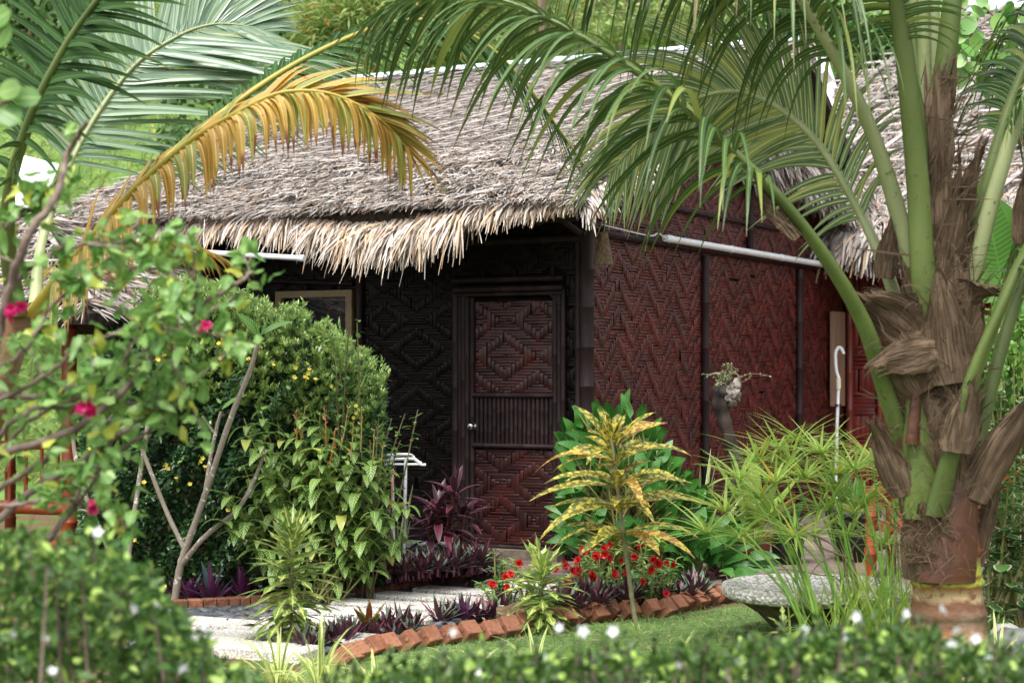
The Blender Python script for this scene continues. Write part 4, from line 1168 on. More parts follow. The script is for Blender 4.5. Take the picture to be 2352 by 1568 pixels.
u = rng.uniform(330, 880, N); top = np.interp(u, [a for a, b in outl], [b for a, b in outl]); v = top + 22 * smooth_noise(u * .045, 3) + 16 * smooth_noise(u * .15, 1) + 260 * rng.random(N) ** 1.7 - 14
f = np.clip((v - top) / 160, 0, 1); Yf = 12.7 + 1.0 * (1 - f) ** 1.6 * rng.random(N)
p = np.stack([(u - CX) / FPX * Yf, Yf, CZ - (v - HV) / FPX * Yf], 1)
for j in range(2):
    M = 9; az = rng.random((N, M)) * 6.28; el = rng.uniform(.1, 1.1, (N, M))
    d = np.stack([np.cos(az) * np.cos(el), np.sin(az) * np.cos(el), np.sin(el)], -1).reshape(-1, 3)
    q = np.repeat(p, M, 0) + UP * (j * .016)
    blades(mb, q, d, UP + d * -.3, rng.uniform(.03, .06, len(q)), .012, .2, 2, prof_lance, fold=.3)
for i in range(70):   # shoots that stand out of the crown
    u = R.uniform(330, 880); tp = np.interp(u, [a for a, b in outl], [b for a, b in outl]); Ys = R.uniform(12.7, 13.4); s_ = P(u, tp + 60, Ys); e_ = P(u + R.uniform(-28, 28), tp - R.uniform(4, 42), Ys)
    c_ = catmull([s_, (s_ + e_) / 2 + rng.normal(0, .015, 3), e_], 8); tube(mb, c_, np.linspace(.005, .002, 8), 4); n_ = 34
    q = interp_rows(rng.uniform(.2, 1, n_), c_); dd_ = randdir(n_, .8); blades(mb, q, dd_, UP + rng.normal(0, .3, (n_, 3)), rng.uniform(.03, .07, n_), .015, .3, 2, prof_lance, fold=.3)
mb.build('young_tips', MALLT, t)
mb = MB()
for i in range(9):
    b = GY(R.uniform(330, 700), 13.6); e = P(R.uniform(300, 820), R.uniform(800, 1000), 13.6); tube(mb, catmull([b, (b + e) / 2, e], 6), np.linspace(.02, .008, 6), 6)
mb.build('stems', MBARK, t)
fl = []
for i in range(3):
    mb = MB(); flower5(mb, np.zeros(3), np.array([R.uniform(-.4, .4), -.8, .5]), .02, 5, .5, .95)
    tube(mb, [(0, .0, -.0), (0, .03, -.02)], [.008, .003], 6); fl.append(mb)
def flowers(parent, protos, mat, pos, name='flower', sc=(.8, 1.2)):
    src = []
    for i, p in enumerate(pos):
        loc = np.asarray(p) - np.array(parent.location)
        if len(src) < len(protos):
            o = protos[len(src)].build(name, mat, None); src.append(o)
        else:
            o = src[i % len(src)].copy(); COL.objects.link(o)
        o.parent = parent; o.location = [float(x) for x in loc]; o.rotation_euler = (R.uniform(-.5, .5), R.uniform(-.5, .5), R.uniform(-.8, .8)); o.scale = (R.uniform(*sc),) * 3
pos = []
for i in range(86):
    u = R.uniform(345, 860); tp = np.interp(u, [a for a, b in outl], [b for a, b in outl]); v = tp + 4 + 130 * R.random() ** 1.3
    f = min(1, (v - tp) / 160); pos.append(P(u, v + 10, 12.5 + .72 * (1 - f) ** 1.6))
for u, v in ((465, 1052), (470, 1072), (380, 1068), (385, 1076), (405, 1098), (436, 1111), (460, 1060), (310, 1240), (378, 1345), (205, 1030), (330, 1108), (525, 1170), (640, 1066)): pos.append(P(u, v, 12.6))
flowers(t, fl, MYEL, pos)
# ---- veined shrub
MSAN = leafmat('veined_leaf', lin('#4d8038'), lin('#76a348'), vein=lin('#b9c87c'), nvein=8, veinw=.09, rough=.38, tr=.3, third=lin('#c8cc60'), third_p=.05)
MSANG = leafmat('plain_green_leaf', lin('#5f9440'), lin('#8ab457'), rough=.4, tr=.35)
def stemmy(name, label, Y, tips, base, mat, L, W, per, droopy=.9, srad=.012, smat=None, dens=.09, prof=prof_oval, fold=.15, whorl=4):
    b = GY(base[0], Y); t = thing(name, label, 'shrub', b)
    ml, ms = MB(), MB()
    for (u, v) in tips:
        Yt = Y + R.uniform(-.35, .25); e = P(u, v, Yt); b2 = GY(base[0] + R.uniform(-60, 60), Y + R.uniform(-.1, .1))
        c = catmull([b2, b2 * .55 + e * .45 + np.array([(e[0] - b2[0]) * .15, 0, .1]), e], 24); tube(ms, c, np.linspace(srad, srad * .4, 24), 6)
        L_ = np.linalg.norm(e - b2)
        ts = np.arange(.35, 1.001, dens / L_)
        q = interp_rows(ts, c)
        for i in range(per):
            n = len(q); az = np.arange(n) * 1.57 + i * 6.2832 / per + rng.normal(0, .3, n); el = rng.uniform(-.1, .7, n)
            d = np.stack([np.cos(az) * np.cos(el), np.sin(az) * np.cos(el), np.sin(el)], 1)
            nn = np.stack([-np.cos(az) * np.sin(el), -np.sin(az) * np.sin(el), np.cos(el)], 1)
            sz = np.where(ts > .96, .55, 1.) * rng.uniform(.65, 1.15, n)
            blades(ml, q + rng.normal(0, .012, (n, 3)), d, nn, L * sz, W * sz, droopy * rng.uniform(.6, 1.6, n), 6, prof, fold=fold)
    ml.build('foliage', mat, t); ms.build('stems', smat or MSTEM, t)
    return t
sz_tips = [(560, 960), (600, 945), (640, 985), (690, 955), (735, 950), (770, 1000), (820, 990), (860, 1050), (905, 1080), (940, 1150), (560, 1070), (520, 1130), (500, 1190), (610, 1060), (660, 1080), (720, 1060), (770, 1100), (820, 1120), (880, 1160), (700, 1160), (760, 1200), (640, 1160), (850, 1240), (800, 1260), (560, 1200), (930, 1230), (600, 1010), (740, 1020), (690, 1010), (800, 1050)]
san = stemmy('veined_shrub', 'tall shrub with drooping green leaves veined in yellow, left of the door', 12.3, sz_tips, (730, 1370), MSAN, .19, .075, 4, 1.7, dens=.085, srad=.009)
MORF = leafmat('orange_spike', lin('#c87a4a'), lin('#d9824a'), rough=.5, tr=.25, third=lin('#a09a5a'), third_p=.5)
mb = MB()
for u, v in ((745, 930), (800, 935), (812, 960), (830, 940), (700, 935), (680, 945), (880, 1020), (905, 1080), (770, 985), (860, 985)):
    e = P(u, v, 12.2); b = e + np.array([R.uniform(-.06, .02), 0, -.28]); tube(mb, [b, (b + e) / 2 + (.005, 0, 0), e], [.003, .004, .002], 6, rnd=R.random())
    q = e + (b - e) * rng.random((14, 1)); blades(mb, q, randdir(14, 1.), randdir(14), .035, .012, 0, 2, prof_lance)
mb.build('flower_spikes', MORF, san)
# light-green bush twigs by the dark wall and above
mwe = stemmy('green_twig_shrub', 'light green twiggy shrub with small pointed leaves rising against the dark wall', 12.55, [(820, 740), (800, 760), (770, 800), (960, 940), (930, 950), (900, 960), (870, 960), (920, 1010), (850, 1010), (780, 850)], (800, 1350), MSANG, .075, .03, 2, .8, .009, MBARK, .06)
for x in [x for x in bpy.data.objects if x.parent == mwe]: pass
# ---- rack, tub, striped grass, cordyline
t = thing('white_rack', 'white metal hanger rack standing against the dark wall left of the door', 'rack', GY(930, 13.75, .0))
mb = MB(); Yr = 13.6
for off in (0, 10): tube(mb, catmull([P(868 + off, 1046 + off, Yr), P(900 + off, 1044 + off, Yr), P(942 + off, 1044 + off, Yr), P(954 + off, 1056 + off, Yr), P(968 + off, 1064 + off * .3, Yr)], 16), .011, 8)
tube(mb, [P(880, 1066, Yr), P(968, 1066, Yr)], .009, 8)
tube(mb, [P(932, 1050, Yr), P(928, 1270, Yr)], .013, 8); tube(mb, [P(900, 1046, Yr + .25), P(905, 1270, Yr + .25)], .012, 8)
mb.build('frame', MTUBE, t)
MTUBG = plainmat('grey_plastic', lin('#8f9296'), lin('#7d8084'), 5, .5, .4)
c = GY(915, 13.9); t = thing('grey_tub', 'grey plastic planter tub behind the purple bed, under the white rack', 'planter', c)
mb = MB(); box(mb, c + UP * .14, (.6, .32, .26), HAX, 0, .02); mb.build('body', MTUBG, t)
mb = MB(); box(mb, c + UP * .285, (.66, .38, .035), HAX, 0, .012); mb.build('rim', MTUBG, t)
MSTRIPE = leafmat('striped_leaf', lin('#6f9a48'), lin('#86ad52'), edge=lin('#e3e6b4'), edgew=.55, rough=.4, tr=.3)
def grassy(name, label, base, n, L, W, mat, droop, el=(.5, 1.4), cat='plant', S=7, prof=prof_grass, group=None, fold=.25):
    t_ = MB(); az = rng.random(n) * 6.2832; e = rng.uniform(el[0], el[1], n)
    d = np.stack([np.cos(az) * np.cos(e), np.sin(az) * np.cos(e), np.sin(e)], 1); nn = np.stack([-np.cos(az) * np.sin(e), -np.sin(az) * np.sin(e), np.cos(e)], 1)
    blades(t_, base + d * .02, d, nn, L * rng.uniform(.6, 1.15, n), W * rng.uniform(.8, 1.2, n), droop * rng.uniform(.6, 1.4, n), S, prof, fold=fold)
    tube(t_, [base - UP * .02, base + UP * .04], .02, 7)
    o = t_.build(name, mat, None, True, base); tag(o, label, cat, group); return o
grassy('striped_grass', 'tall green and white striped strap-leaved plant by the white rack', GY(915, 13.55), 26, .75, .045, MSTRIPE, 1.0, (.7, 1.5))
MCORD = leafmat('cordyline_leaf', lin('#3a2430'), lin('#5c3440'), edge=lin('#80586a'), edgew=.85, rough=.4, tr=.12, third=lin('#57262e'), third_p=.3)
def headplant(name, label, Y, heads, base, mat, L, W, n, droop, stemr=.012, smat=None, cat='plant', prof=prof_lance, el=(-.2, 1.35), S=7, fold=.3, z0=0., dz=.12, group=None):
    b = GY(base[0], Y, z0); t = thing(name, label, cat, b, group); ml, ms = MB(), MB()
    for hu, hv in heads:
        e = P(hu, hv, Y + R.uniform(-.06, .06)); q = catmull([GY(base[0] + (hu - base[0]) * .4, Y, z0), e - UP * dz * .8 + rng.normal(0, .01, 3), e], 12); tube(ms, q, np.linspace(stemr, stemr * .7, 12), 7)
        az = np.arange(n) * 2.4 + rng.normal(0, .2, n); ee = np.linspace(el[0], el[1], n) + rng.normal(0, .12, n)
        d = np.stack([np.cos(az) * np.cos(ee), np.sin(az) * np.cos(ee), np.sin(ee)], 1); nn = np.stack([-np.cos(az) * np.sin(ee), -np.sin(az) * np.sin(ee), np.cos(ee)], 1)
        sz = np.interp(np.arange(n), [0, n * .6, n - 1], [1, 1, .6]) * rng.uniform(.8, 1.1, n)
        p = e - UP * (dz * np.linspace(1, 0, n))[:, None]
        blades(ml, p, d, nn, L * sz, W * sz, droop * rng.uniform(.6, 1.4, n), S, prof, fold=fold)
    ml.build('foliage', mat, t); ms.build('stem', smat or MSTEM, t); return t
headplant('red_cordyline', 'dark red cordyline with pink-edged leaves standing left of the door', 13.5, [(1005, 1160), (1045, 1120), (1060, 1175), (1030, 1190), (985, 1200)], (1030, 1280), MCORD, .3, .065, 15, .9, .013, MPOLER, dz=.14)
grassy('striped_grass', 'striped strap-leaved plant between the dark green clump and the driftwood', GY(1605, 13.7, DZ), 20, .8, .05, MSTRIPE, .7, (.9, 1.5))

# ---- spotted croton (tall) and friends
MCROT = leafmat('spotted_croton_leaf', lin('#56682a'), lin('#6d702e'), spot=lin('#c0b04c'), spotscale=34., spotth=.52, vein=lin('#8a7a34'), veinw=.05, rough=.34, tr=.25, third=lin('#8a6432'), third_p=.1)
def prof_leafy(t): return np.clip(np.interp(t, [0, .12, .4, .75, .93, 1], [.12, .35, 1, .85, .35, .04]), .04, 1)
MCSTEM = plainmat('croton_stem', lin('#8d8a6a'), lin('#6d6a4c'), 14, .8, .3)
Yc = 11.6
b = GY(1462, Yc); t = thing('spotted_croton', 'tall croton with long arching yellow spotted leaves on one thin bare stem', 'plant', b)
ms = MB(); q = catmull([b, P(1455, 1400, Yc), P(1442, 1300, Yc), P(1425, 1180, Yc), P(1412, 1060, Yc), P(1405, 1010, Yc)], 24); tube(ms, q, np.linspace(.018, .009, 24), 8); ms.build('stem', MCSTEM, t)
ml = MB()
for (v0, n, L, el0) in ((1215, 10, .48, .35), (1170, 11, .54, .5), (1115, 11, .56, .55), (1068, 10, .5, .65), (1030, 8, .36, .9), (1008, 6, .2, 1.3)):
    az = np.arange(n) * 6.2832 / n + rng.normal(0, .2, n); e = el0 + rng.normal(0, .12, n)
    d = np.stack([np.cos(az) * np.cos(e), np.sin(az) * np.cos(e) * .9, np.sin(e)], 1); nn = np.stack([-np.cos(az) * np.sin(e), -np.sin(az) * np.sin(e), np.cos(e)], 1)
    c = q[np.argmin(np.abs((HV + (CZ - q[:, 2]) * FPX / Yc) - v0))]
    blades(ml, np.tile(c, (n, 1)) + rng.normal(0, .01, (n, 3)), d, nn + (0, -.75, .1), L * rng.uniform(.85, 1.15, n), rng.uniform(.055, .078, n), rng.uniform(.9, 1.7, n), 10, prof_leafy, fold=.2)
ml.build('foliage', MCROT, t)
MLOB = leafmat('lobed_croton_leaf', lin('#62883e'), lin('#9cb65a'), vein=lin('#dcda92'), veinw=.16, spot=lin('#c9cf6e'), spotscale=22., spotth=.6, rough=.38, tr=.3)
def column_croton(label, u, Y, vtop, vbot, L, n, W=.075):
    b = GY(u, Y); t = thing('lobed_croton', label, 'plant', b, 'lobed crotons'); zt = P(u, vtop + 40, Y)[2]; z0 = max(.05, P(u, vbot, Y)[2])
    ms = MB(); tube(ms, [b, b + UP * zt], [.012, .007], 7); ms.build('stem', MCSTEM, t)
    z = np.linspace(z0, zt, n); az = np.arange(n) * 2.4; f = (z - z0) / (zt - z0); e = np.interp(f, [0, .5, .85, 1], [-.3, .15, .6, 1.2]) + rng.normal(0, .15, n)
    d = np.stack([np.cos(az) * np.cos(e), np.sin(az) * np.cos(e), np.sin(e)], 1); nn = np.stack([-np.cos(az) * np.sin(e), -np.sin(az) * np.sin(e), np.cos(e)], 1)
    ml = MB(); sz = np.interp(f, [0, .4, 1], [.75, 1, .75]) * rng.uniform(.8, 1.15, n)
    blades(ml, b + UP * z[:, None], d, nn, L * sz, W, rng.uniform(.3, .9, n), 10, prof_lobed, fold=.2); ml.build('foliage', MLOB, t)
column_croton('tall yellow-green croton with lobed leaves standing in front of the path, left of centre', 670, 10.6, 1195, 1470, .34, 110, .1)
column_croton('shorter yellow-green lobed croton in front of the red balsam flowers', 1245, 11.2, 1270, 1440, .31, 70, .1)
column_croton('small pale lobed croton at the foot of the stone bowl', 1800, 10.2, 1395, 1480, .16, 20, .05)
MBRON = leafmat('bronze_croton_leaf', lin('#5a5a2a'), lin('#7a6a30'), spot=lin('#a8963e'), spotscale=50., spotth=.6, vein=lin('#8a3a26'), veinw=.1, rough=.35, tr=.25, third=lin('#7a3a2a'), third_p=.3)
headplant('bronze_croton', 'small bronze croton with upright pointed leaves by the terracotta edging', 10.9, [(846, 1432)], (848, 1480), MBRON, .21, .05, 13, .4, .008, MCSTEM, el=(.1, 1.4), dz=.08)

# ---- dark green crinkle-leaved clump right of the door
MPHIL = leafmat('glossy_green_leaf', lin('#235a22'), lin('#45812f'), vein=lin('#4f8038'), veinw=.05, nvein=9, rough=.42, tr=.2, third=lin('#8fb34a'), third_p=.05, spec=.4)
b = GY(1440, 13.3, DZ); t = thing('crinkled_green_clump', 'large clump of glossy upright dark green leaves on the deck by the corner post', 'plant', b)
ml, ms = MB(), MB(); N = 330
u = rng.uniform(1290, 1650, N); top = np.interp(u, [1290, 1340, 1400, 1450, 1500, 1540, 1600, 1650], [1010, 935, 930, 925, 985, 1040, 1120, 1200]); v = top + (1265 - top) * rng.random(N) ** 1.0
Yv = 13.0 + rng.uniform(-.3, .45, N) + .3 * (1 - (v - top) / (1275 - top)); 
e = np.stack([(u - CX) / FPX * Yv, Yv, CZ - (v - HV) / FPX * Yv], 1)
for i in range(N):
    bb = b + np.array([R.uniform(-.35, .45), R.uniform(-.25, .25), 0]); tube(ms, catmull([bb, bb * .5 + e[i] * .5 + UP * .06, e[i] - UP * .0], 6), [.008] * 5 + [.005], 5)
d = nrm(np.stack([(u - 1450) / 260 + rng.normal(0, .25, N), rng.normal(-.35, .35, N), .9 - .9 * ((v - top) / 300) + rng.normal(0, .25, N)], 1))
nn = nrm(np.stack([rng.normal(0, .35, N), np.full(N, -.9), rng.uniform(.1, .8, N)], 1))
blades(ml, e - d * .1, d, nn, rng.uniform(.17, .27, N), rng.uniform(.075, .105, N), .5, 8, prof_oval, fold=.12, wave=.06)
ml.build('foliage', MPHIL, t); ms.build('stems', MSTEM, t)
tip = GY(1615, 13.1, DZ)
t = thing('crinkled_green_clump', 'lower clump of glossy dark green leaves at the right, below the driftwood', 'plant', tip)
ml, ms = MB(), MB(); N = 90
az = rng.random(N) * 6.28; e = rng.uniform(.1, 1.2, N); d = np.stack([np.cos(az) * np.cos(e), np.sin(az) * np.cos(e), np.sin(e)], 1)
p = tip + d * rng.uniform(.1, .42, N)[:, None] * (1, .7, .9)
blades(ml, p, d, nrm(np.stack([rng.normal(0, .4, N), np.full(N, -.7), np.full(N, .6)], 1)), .24, .085, 1., 7, prof_oval, fold=.12, wave=.06)
for q in p[::3]: tube(ms, [tip, q], [.007, .005], 5)
ml.build('foliage', MPHIL, t); ms.build('stems', MSTEM, t)

# ---- red balsams
MBAL = leafmat('balsam_leaf', lin('#82ac5e'), lin('#aacb84'), rough=.45, tr=.35)
MRED = leafmat('red_petal', lin('#c01818'), lin('#e03030'), rough=.45, tr=.25)
rf = []
for i in range(4):
    mb = MB(); 
    for r_, cup in ((.036, .2), (.03, .7), (.02, 1.4)): flower5(mb, np.zeros(3), np.array([R.uniform(-.5, .5), -.8, R.uniform(-.2, .5)]), r_, 5, cup, 1.1)
    rf.append(mb)
bal = [(1150, 1300), (1180, 1330), (1130, 1345), (1215, 1300), (1290, 1320), (1330, 1280), (1370, 1260), (1400, 1300), (1360, 1330), (1420, 1350), (1470, 1270), (1500, 1300), (1530, 1290), (1520, 1335), (1450, 1320), (1320, 1360), (1240, 1350), (1295, 1345)]
red = [(1133, 1342), (1173, 1318), (1160, 1324), (1193, 1293), (1128, 1340), (1275, 1305), (1297, 1297), (1290, 1355), (1303, 1335), (1330, 1310), (1355, 1252), (1368, 1240), (1342, 1264), (1388, 1258), (1402, 1250), (1370, 1276), (1390, 1275), (1400, 1282), (1328, 1286), (1425, 1287), (1438, 1314), (1470, 1252), (1458, 1278), (1500, 1284), (1512, 1294), (1533, 1294), (1545, 1295), (1495, 1308), (1475, 1336), (1315, 1310), (1324, 1313), (1362, 1324), (1412, 1318), (1345, 1367), (1316, 1368), (1360, 1318), (1530, 1363), (1165, 1348)]
ords = ['at the far left, in front of the path', 'left, above a low red bloom', 'lowest at the left', 'behind the left of the lobed croton', 'just behind the lobed croton tip', 'left of the spotted croton stem, half way up', 'tallest left of the spotted croton', 'thick with blooms just left of the spotted croton stem', 'low in the middle of the group', 'low, right beside the spotted croton stem', 'first right of the spotted croton stem, tall', 'right of the spotted croton, before the deck', 'at the far right end', 'low at the right end', 'with few blooms, right behind the spotted croton stem', 'low behind the right of the lobed croton', 'hidden behind the middle of the lobed croton', 'right behind the lobed croton, low']
zs = {}
for i, (u, v) in enumerate(bal):
    Yb = 12.1 + .5 * R.random(); e = P(u, v, Yb); b = GY(u + R.uniform(-15, 15), Yb)
    t = thing('red_balsam', 'red-flowered balsam %s' % ords[i], 'flower', b, 'red balsams in front of the deck')
    ml, ms = MB(), MB()
    for s in range(4):
        ee = e + rng.normal(0, .07, 3) * (1, 1, .7) if s else e
        q = catmull([b + (R.uniform(-.04, .04), 0, 0), (b + ee) / 2, ee], 10); tube(ms, q, np.linspace(.009, .004, 10), 6)
        n = 17; ts = rng.uniform(.3, 1, n); p = interp_rows(ts, q); az = rng.random(n) * 6.28; el = rng.uniform(-.1, .8, n)
        d = np.stack([np.cos(az) * np.cos(el), np.sin(az) * np.cos(el), np.sin(el)], 1); blades(ml, p, d, UP - d * .3, rng.uniform(.05, .1, n), .024, .8, 4, prof_lance, fold=.2)
    ml.build('foliage', MBAL, t); ms.build('stem', MSTEM, t)
    mine = [P(a, c_, Yb - .16) for a, c_ in red if min(range(len(bal)), key=lambda q_: (bal[q_][0] - a) ** 2 + (bal[q_][1] - c_) ** 2) == i]
    if mine:
        pr = []
        for _ in range(2):
            mb = MB()
            for r_, cup in ((.036, .2), (.03, .7), (.02, 1.4)): flower5(mb, np.zeros(3), np.array([R.uniform(-.5, .5), -.8, R.uniform(-.2, .5)]), r_, 5, cup, 1.1)
            pr.append(mb)
        flowers(t, pr, MRED, mine, sc=(.8, 1.1))

# ---- umbrella sedge
MSEDGE = leafmat('sedge_leaf', lin('#9cc052'), lin('#cde080'), tip=lin('#c8c860'), tipat=.95, rough=.4, tr=.4, third=lin('#d2bd5c'), third_p=.06)
MSST = plainmat('sedge_stem', lin('#5f8a34'), lin('#7aa044'), 9, .5, .4)
tops = [(1700, 1100), (1742, 1062), (1790, 1032), (1835, 1012), (1885, 1042), (1925, 1090), (1965, 1080), (2005, 1062), (2045, 1095), (1665, 1175), (1625, 1225), (1780, 1110), (1850, 1100), (1770, 1190), (1825, 1232), (1900, 1172), (1985, 1162), (2055, 1172), (1735, 1250), (1950, 1232), (2035, 1252), (1870, 1232), (1700, 1230), (1960, 1180), (1915, 1130), (1815, 1070), (2070, 1130), (1745, 1145)]
groups = [('left', 1890, 10.2), ('middle', 1965, 10.3), ('right', 2045, 10.25)]
for gi, (nm, ub, Yg) in enumerate(groups):
    b = GY(ub, Yg); t = thing('umbrella_sedge', ['umbrella sedge clump whose stems lean out left across the stone bowl', 'umbrella sedge clump rising upright in front of the stone bowl', 'umbrella sedge clump close beside the coconut trunk'][gi], 'plant', b, 'umbrella sedges by the bowl')
    ml, ms = MB(), MB()
    mine = [tp for tp in tops if (0 if tp[0] < 1800 else 1 if tp[0] < 1940 else 2) == gi]
    for (u, v) in mine:
        e = P(u, v, Yg + R.uniform(-.1, .8)); bb = b + rng.normal(0, .06, 3) * (1, 1, 0)
        q = catmull([bb, bb * .5 + e * .5 + UP * .12, e], 14); tube(ms, q, np.linspace(.008, .005, 14), 6)
        n = 26; az = np.arange(n) * 6.2832 / n + rng.normal(0, .15, n); el = rng.uniform(-.1, .7, n); ax_ = nrm(q[-1] - q[-3])
        d = np.stack([np.cos(az) * np.cos(el), np.sin(az) * np.cos(el), np.sin(el)], 1) + ax_ * .25
        blades(ml, np.tile(e, (n, 1)), d, UP - nrm(d) * nrm(d)[:, 2:3], rng.uniform(.24, .42, n), rng.uniform(.017, .025, n), rng.uniform(.2, .9, n), 7, prof_grass, fold=.3)
    n = (20, 70, 80)[gi]; az = rng.random(n) * 6.28; d = np.stack([np.cos(az) * .35, np.sin(az) * .35, np.ones(n)], 1)
    blades(ml, b + rng.normal(0, .1, (n, 3)) * (1, 1, 0), d, np.stack([-np.cos(az), -np.sin(az), np.full(n, .35)], 1), rng.uniform(.3, .8, n), .019, 1.1, 7, prof_grass, fold=.3)
    ml.build('foliage', MSEDGE, t); ms.build('stems', MSST, t)
# dead twigs in front of the bowl
b = GY(1975, 10.4); t = thing('dry_twigs', 'bare dry grey twigs rising in front of the stone bowl', 'twigs', b)
mb = MB(); MTWIG = plainmat('dry_twig', lin('#6d5a4e'), lin('#8a7868'), 16, .85, .2)
for ch, r in (([(1990, 1440), (1962, 1390), (1940, 1330), (1925, 1270), (1870, 1225), (1800, 1205), (1745, 1200)], .014), ([(2000, 1430), (1972, 1360), (1965, 1295), (1950, 1280), (1890, 1250), (1860, 1240)], .016), ([(2000, 1420), (1990, 1350)], .013), ([(1962, 1390), (1930, 1330), (1880, 1320), (1800, 1310), (1750, 1320)], .009), ([(1925, 1270), (1880, 1300), (1850, 1340), (1830, 1390)], .006), ([(1940, 1330), (1960, 1260), (2000, 1210)], .006)):
    tube(mb, catmull([P(u, v, 10.4) + rng.normal(0, .01, 3) for u, v in ch], 18), np.linspace(r * .7, r * .22, 18), 6)
mb.build('twig', MTWIG, t)

# ---- driftwood with its little plant, pots
MDRIFT = plainmat('driftwood', lin('#4d433d'), lin('#2a2422'), 7, .85, .2, .8, stretch=(1, 1, .35))
MDRIFTP = plainmat('bleached_wood', lin('#a9a098'), lin('#4a4440'), 12, .85, .2, .6)
Yw = 14.2; b = P(1688, 1270, Yw); b[2] = DZ
t = thing('driftwood_post', 'crooked driftwood post with a bleached knotted top by the red wall', 'driftwood', b)
mb = MB(); q = catmull([b, P(1690, 1150, Yw), P(1692, 1070, Yw), P(1680, 1020, Yw), P(1664, 965, Yw), P(1656, 915, Yw), P(1668, 885, Yw)], 40)
tube(mb, q, np.interp(np.linspace(0, 1, 40), [0, .35, .5, .65, .8, .93, 1], [.07, .062, .05, .052, .07, .085, .03]) * (1 + .1 * np.sin(np.arange(40) * 1.3)), 12); mb.build('trunk', MDRIFT, t)
mb = MB()
blob(mb, P(1682, 908, Yw - .05), (.062, .05, .075), None, .5, 22, 16, .17); blob(mb, P(1692, 884, Yw - .05), (.035, .03, .05), None, .2, 16, 12, .2)
mb.build('knot', MDRIFTP, t)
MWIRY = leafmat('tiny_leaf', lin('#7d8f62'), lin('#aab68a'), rough=.5, tr=.3)
c = P(1665, 880, Yw); t = thing('wiry_plant', 'wiry trailing plant with tiny pale leaves growing on top of the driftwood', 'plant', c)
ml, ms = MB(), MB()
for i in range(26):
    e = c + rng.normal(0, .1, 3) * (1.15, .7, .8) + (0, 0, .06); q = catmull([c + (0, 0, -.03), (c + e) / 2 + rng.normal(0, .03, 3) + (0, 0, .04), e], 8); tube(ms, q, .0022, 4)
    p = interp_rows(rng.random(20), q); blades(ml, p, randdir(20), randdir(20), .017, .014, 0, 2, prof_round)
ml.build('foliage', MWIRY, t); ms.build('stems', MTWIG, t)
MPOT = plainmat('brown_clay', lin('#7a4630'), lin('#5c3626'), 9, .7, .3, .1); MPOTB = plainmat('black_plastic_pot', lin('#2e3032'), lin('#232526'), 9, .5, .4)
MPOTL = leafmat('broad_pot_leaf', lin('#86a84c'), lin('#a9c060'), rough=.4, tr=.35, third=lin('#b08a4a'), third_p=.08)
def pot(u, Yp_, r, h, mat, lab, leafm, n, L, W, el, plab):
    b = GY(u, Yp_, DZ); t = thing('plant_pot', lab, 'pot', b)
    mb = MB(); lathe(mb, b, [(.001, .002), (r * .7, .002), (r * .95, h * .85)], 24); lathe(mb, b, [(r * .95, h * .85), (r * 1.08, h * .86), (r * 1.08, h), (r * .95, h), (r * .9, h * .9)], 24); mb.build('body', mat, t)
    mb = MB(); lathe(mb, b, [(r * .9, h * .88), (.001, h * .9)], 20); mb.build('soil', MSOIL, t)
    grassy('pot_plant', plab, b + UP * h * .9, n, L, W, leafm, .6, el, prof=prof_oval)
pot(1735, 14., .13, .24, MPOT, 'brown clay pot on the deck, seen between sedge leaves', MPOTL, 20, .62, .11, (.9, 1.5), 'broad pale green plant growing from the brown clay pot')
pot(1808, 14.1, .14, .22, MPOTB, 'black plastic pot on the deck, right of the brown one', MDARK, 18, .3, .08, (.5, 1.4), 'dark leafy plant in the black plastic pot right of the brown one')
pot(1960, 14.3, .2, .4, MPOTB, 'large black pot on the deck beside the white pipe', MPHIL, 20, .42, .08, (.6, 1.4), 'green plant in the large black pot beside the white pipe')

# ---- right edge: variegated round-leaf shrub, big leaves, orange flowers
MPOLY = leafmat('cream_edged_leaf', lin('#4f8040'), lin('#76a258'), edge=lin('#dfe3bd'), edgew=.8, rough=.4, tr=.3)
t = stemmy('cream_edged_shrub', 'tall shrub of round green leaves with cream edges behind the coconut trunk', 11.4, [(2262, 960), (2300, 870), (2340, 900), (2280, 1060), (2325, 1040), (2350, 1120), (2270, 1180), (2310, 1200), (2345, 1260), (2275, 1320), (2320, 1350), (2350, 1400), (2290, 1450), (2380, 1000), (2390, 1200), (2390, 1350)], (2310, 1480), MPOLY, .105, .1, 3, .9, .012, None, .075, prof_round)
MBIG = leafmat('big_pale_leaf', lin('#5f9a44'), lin('#86b860'), vein=lin('#7fae5a'), veinw=.04, nvein=22, rough=.35, tr=.45)
b = GY(2335, 12.6); t = thing('broad_leaved_plant', 'banana-like plant with big pale green leaves at the right edge, under the wing eave', 'plant', b)
ml, ms = MB(), MB()
for u, v, dx, dz, L, W in ((2300, 640, -.25, 1., .75, .26), (2330, 650, .15, 1., .7, .26), (2290, 690, -.6, .7, .4, .2), (2350, 720, .5, .8, .5, .22), (2320, 660, -.1, 1., .5, .2), (2275, 620, -.4, .8, .35, .18), (2345, 600, -.3, .9, .5, .2), (2310, 780, -.5, .5, .35, .16)):
    e = P(u, v, 12.6 + R.uniform(-.15, .15)); tube(ms, catmull([b, (b + e) / 2, e], 8), .014, 6)
    blades(ml, e, (dx, -.3, dz), (-.1, -.9, .35), L, W, .7, 8, prof_oval, fold=.15)
ml.build('foliage', MBIG, t); ms.build('stems', MSST, t)
shrub('tangled_creeper', 'bright green creeper tangled on the right edge below the broad leaves', 'plant', P(2330, 800, 12.), (.25, .3, .5), MSANG, 700, .06, .045, .5, 5, clump=16)
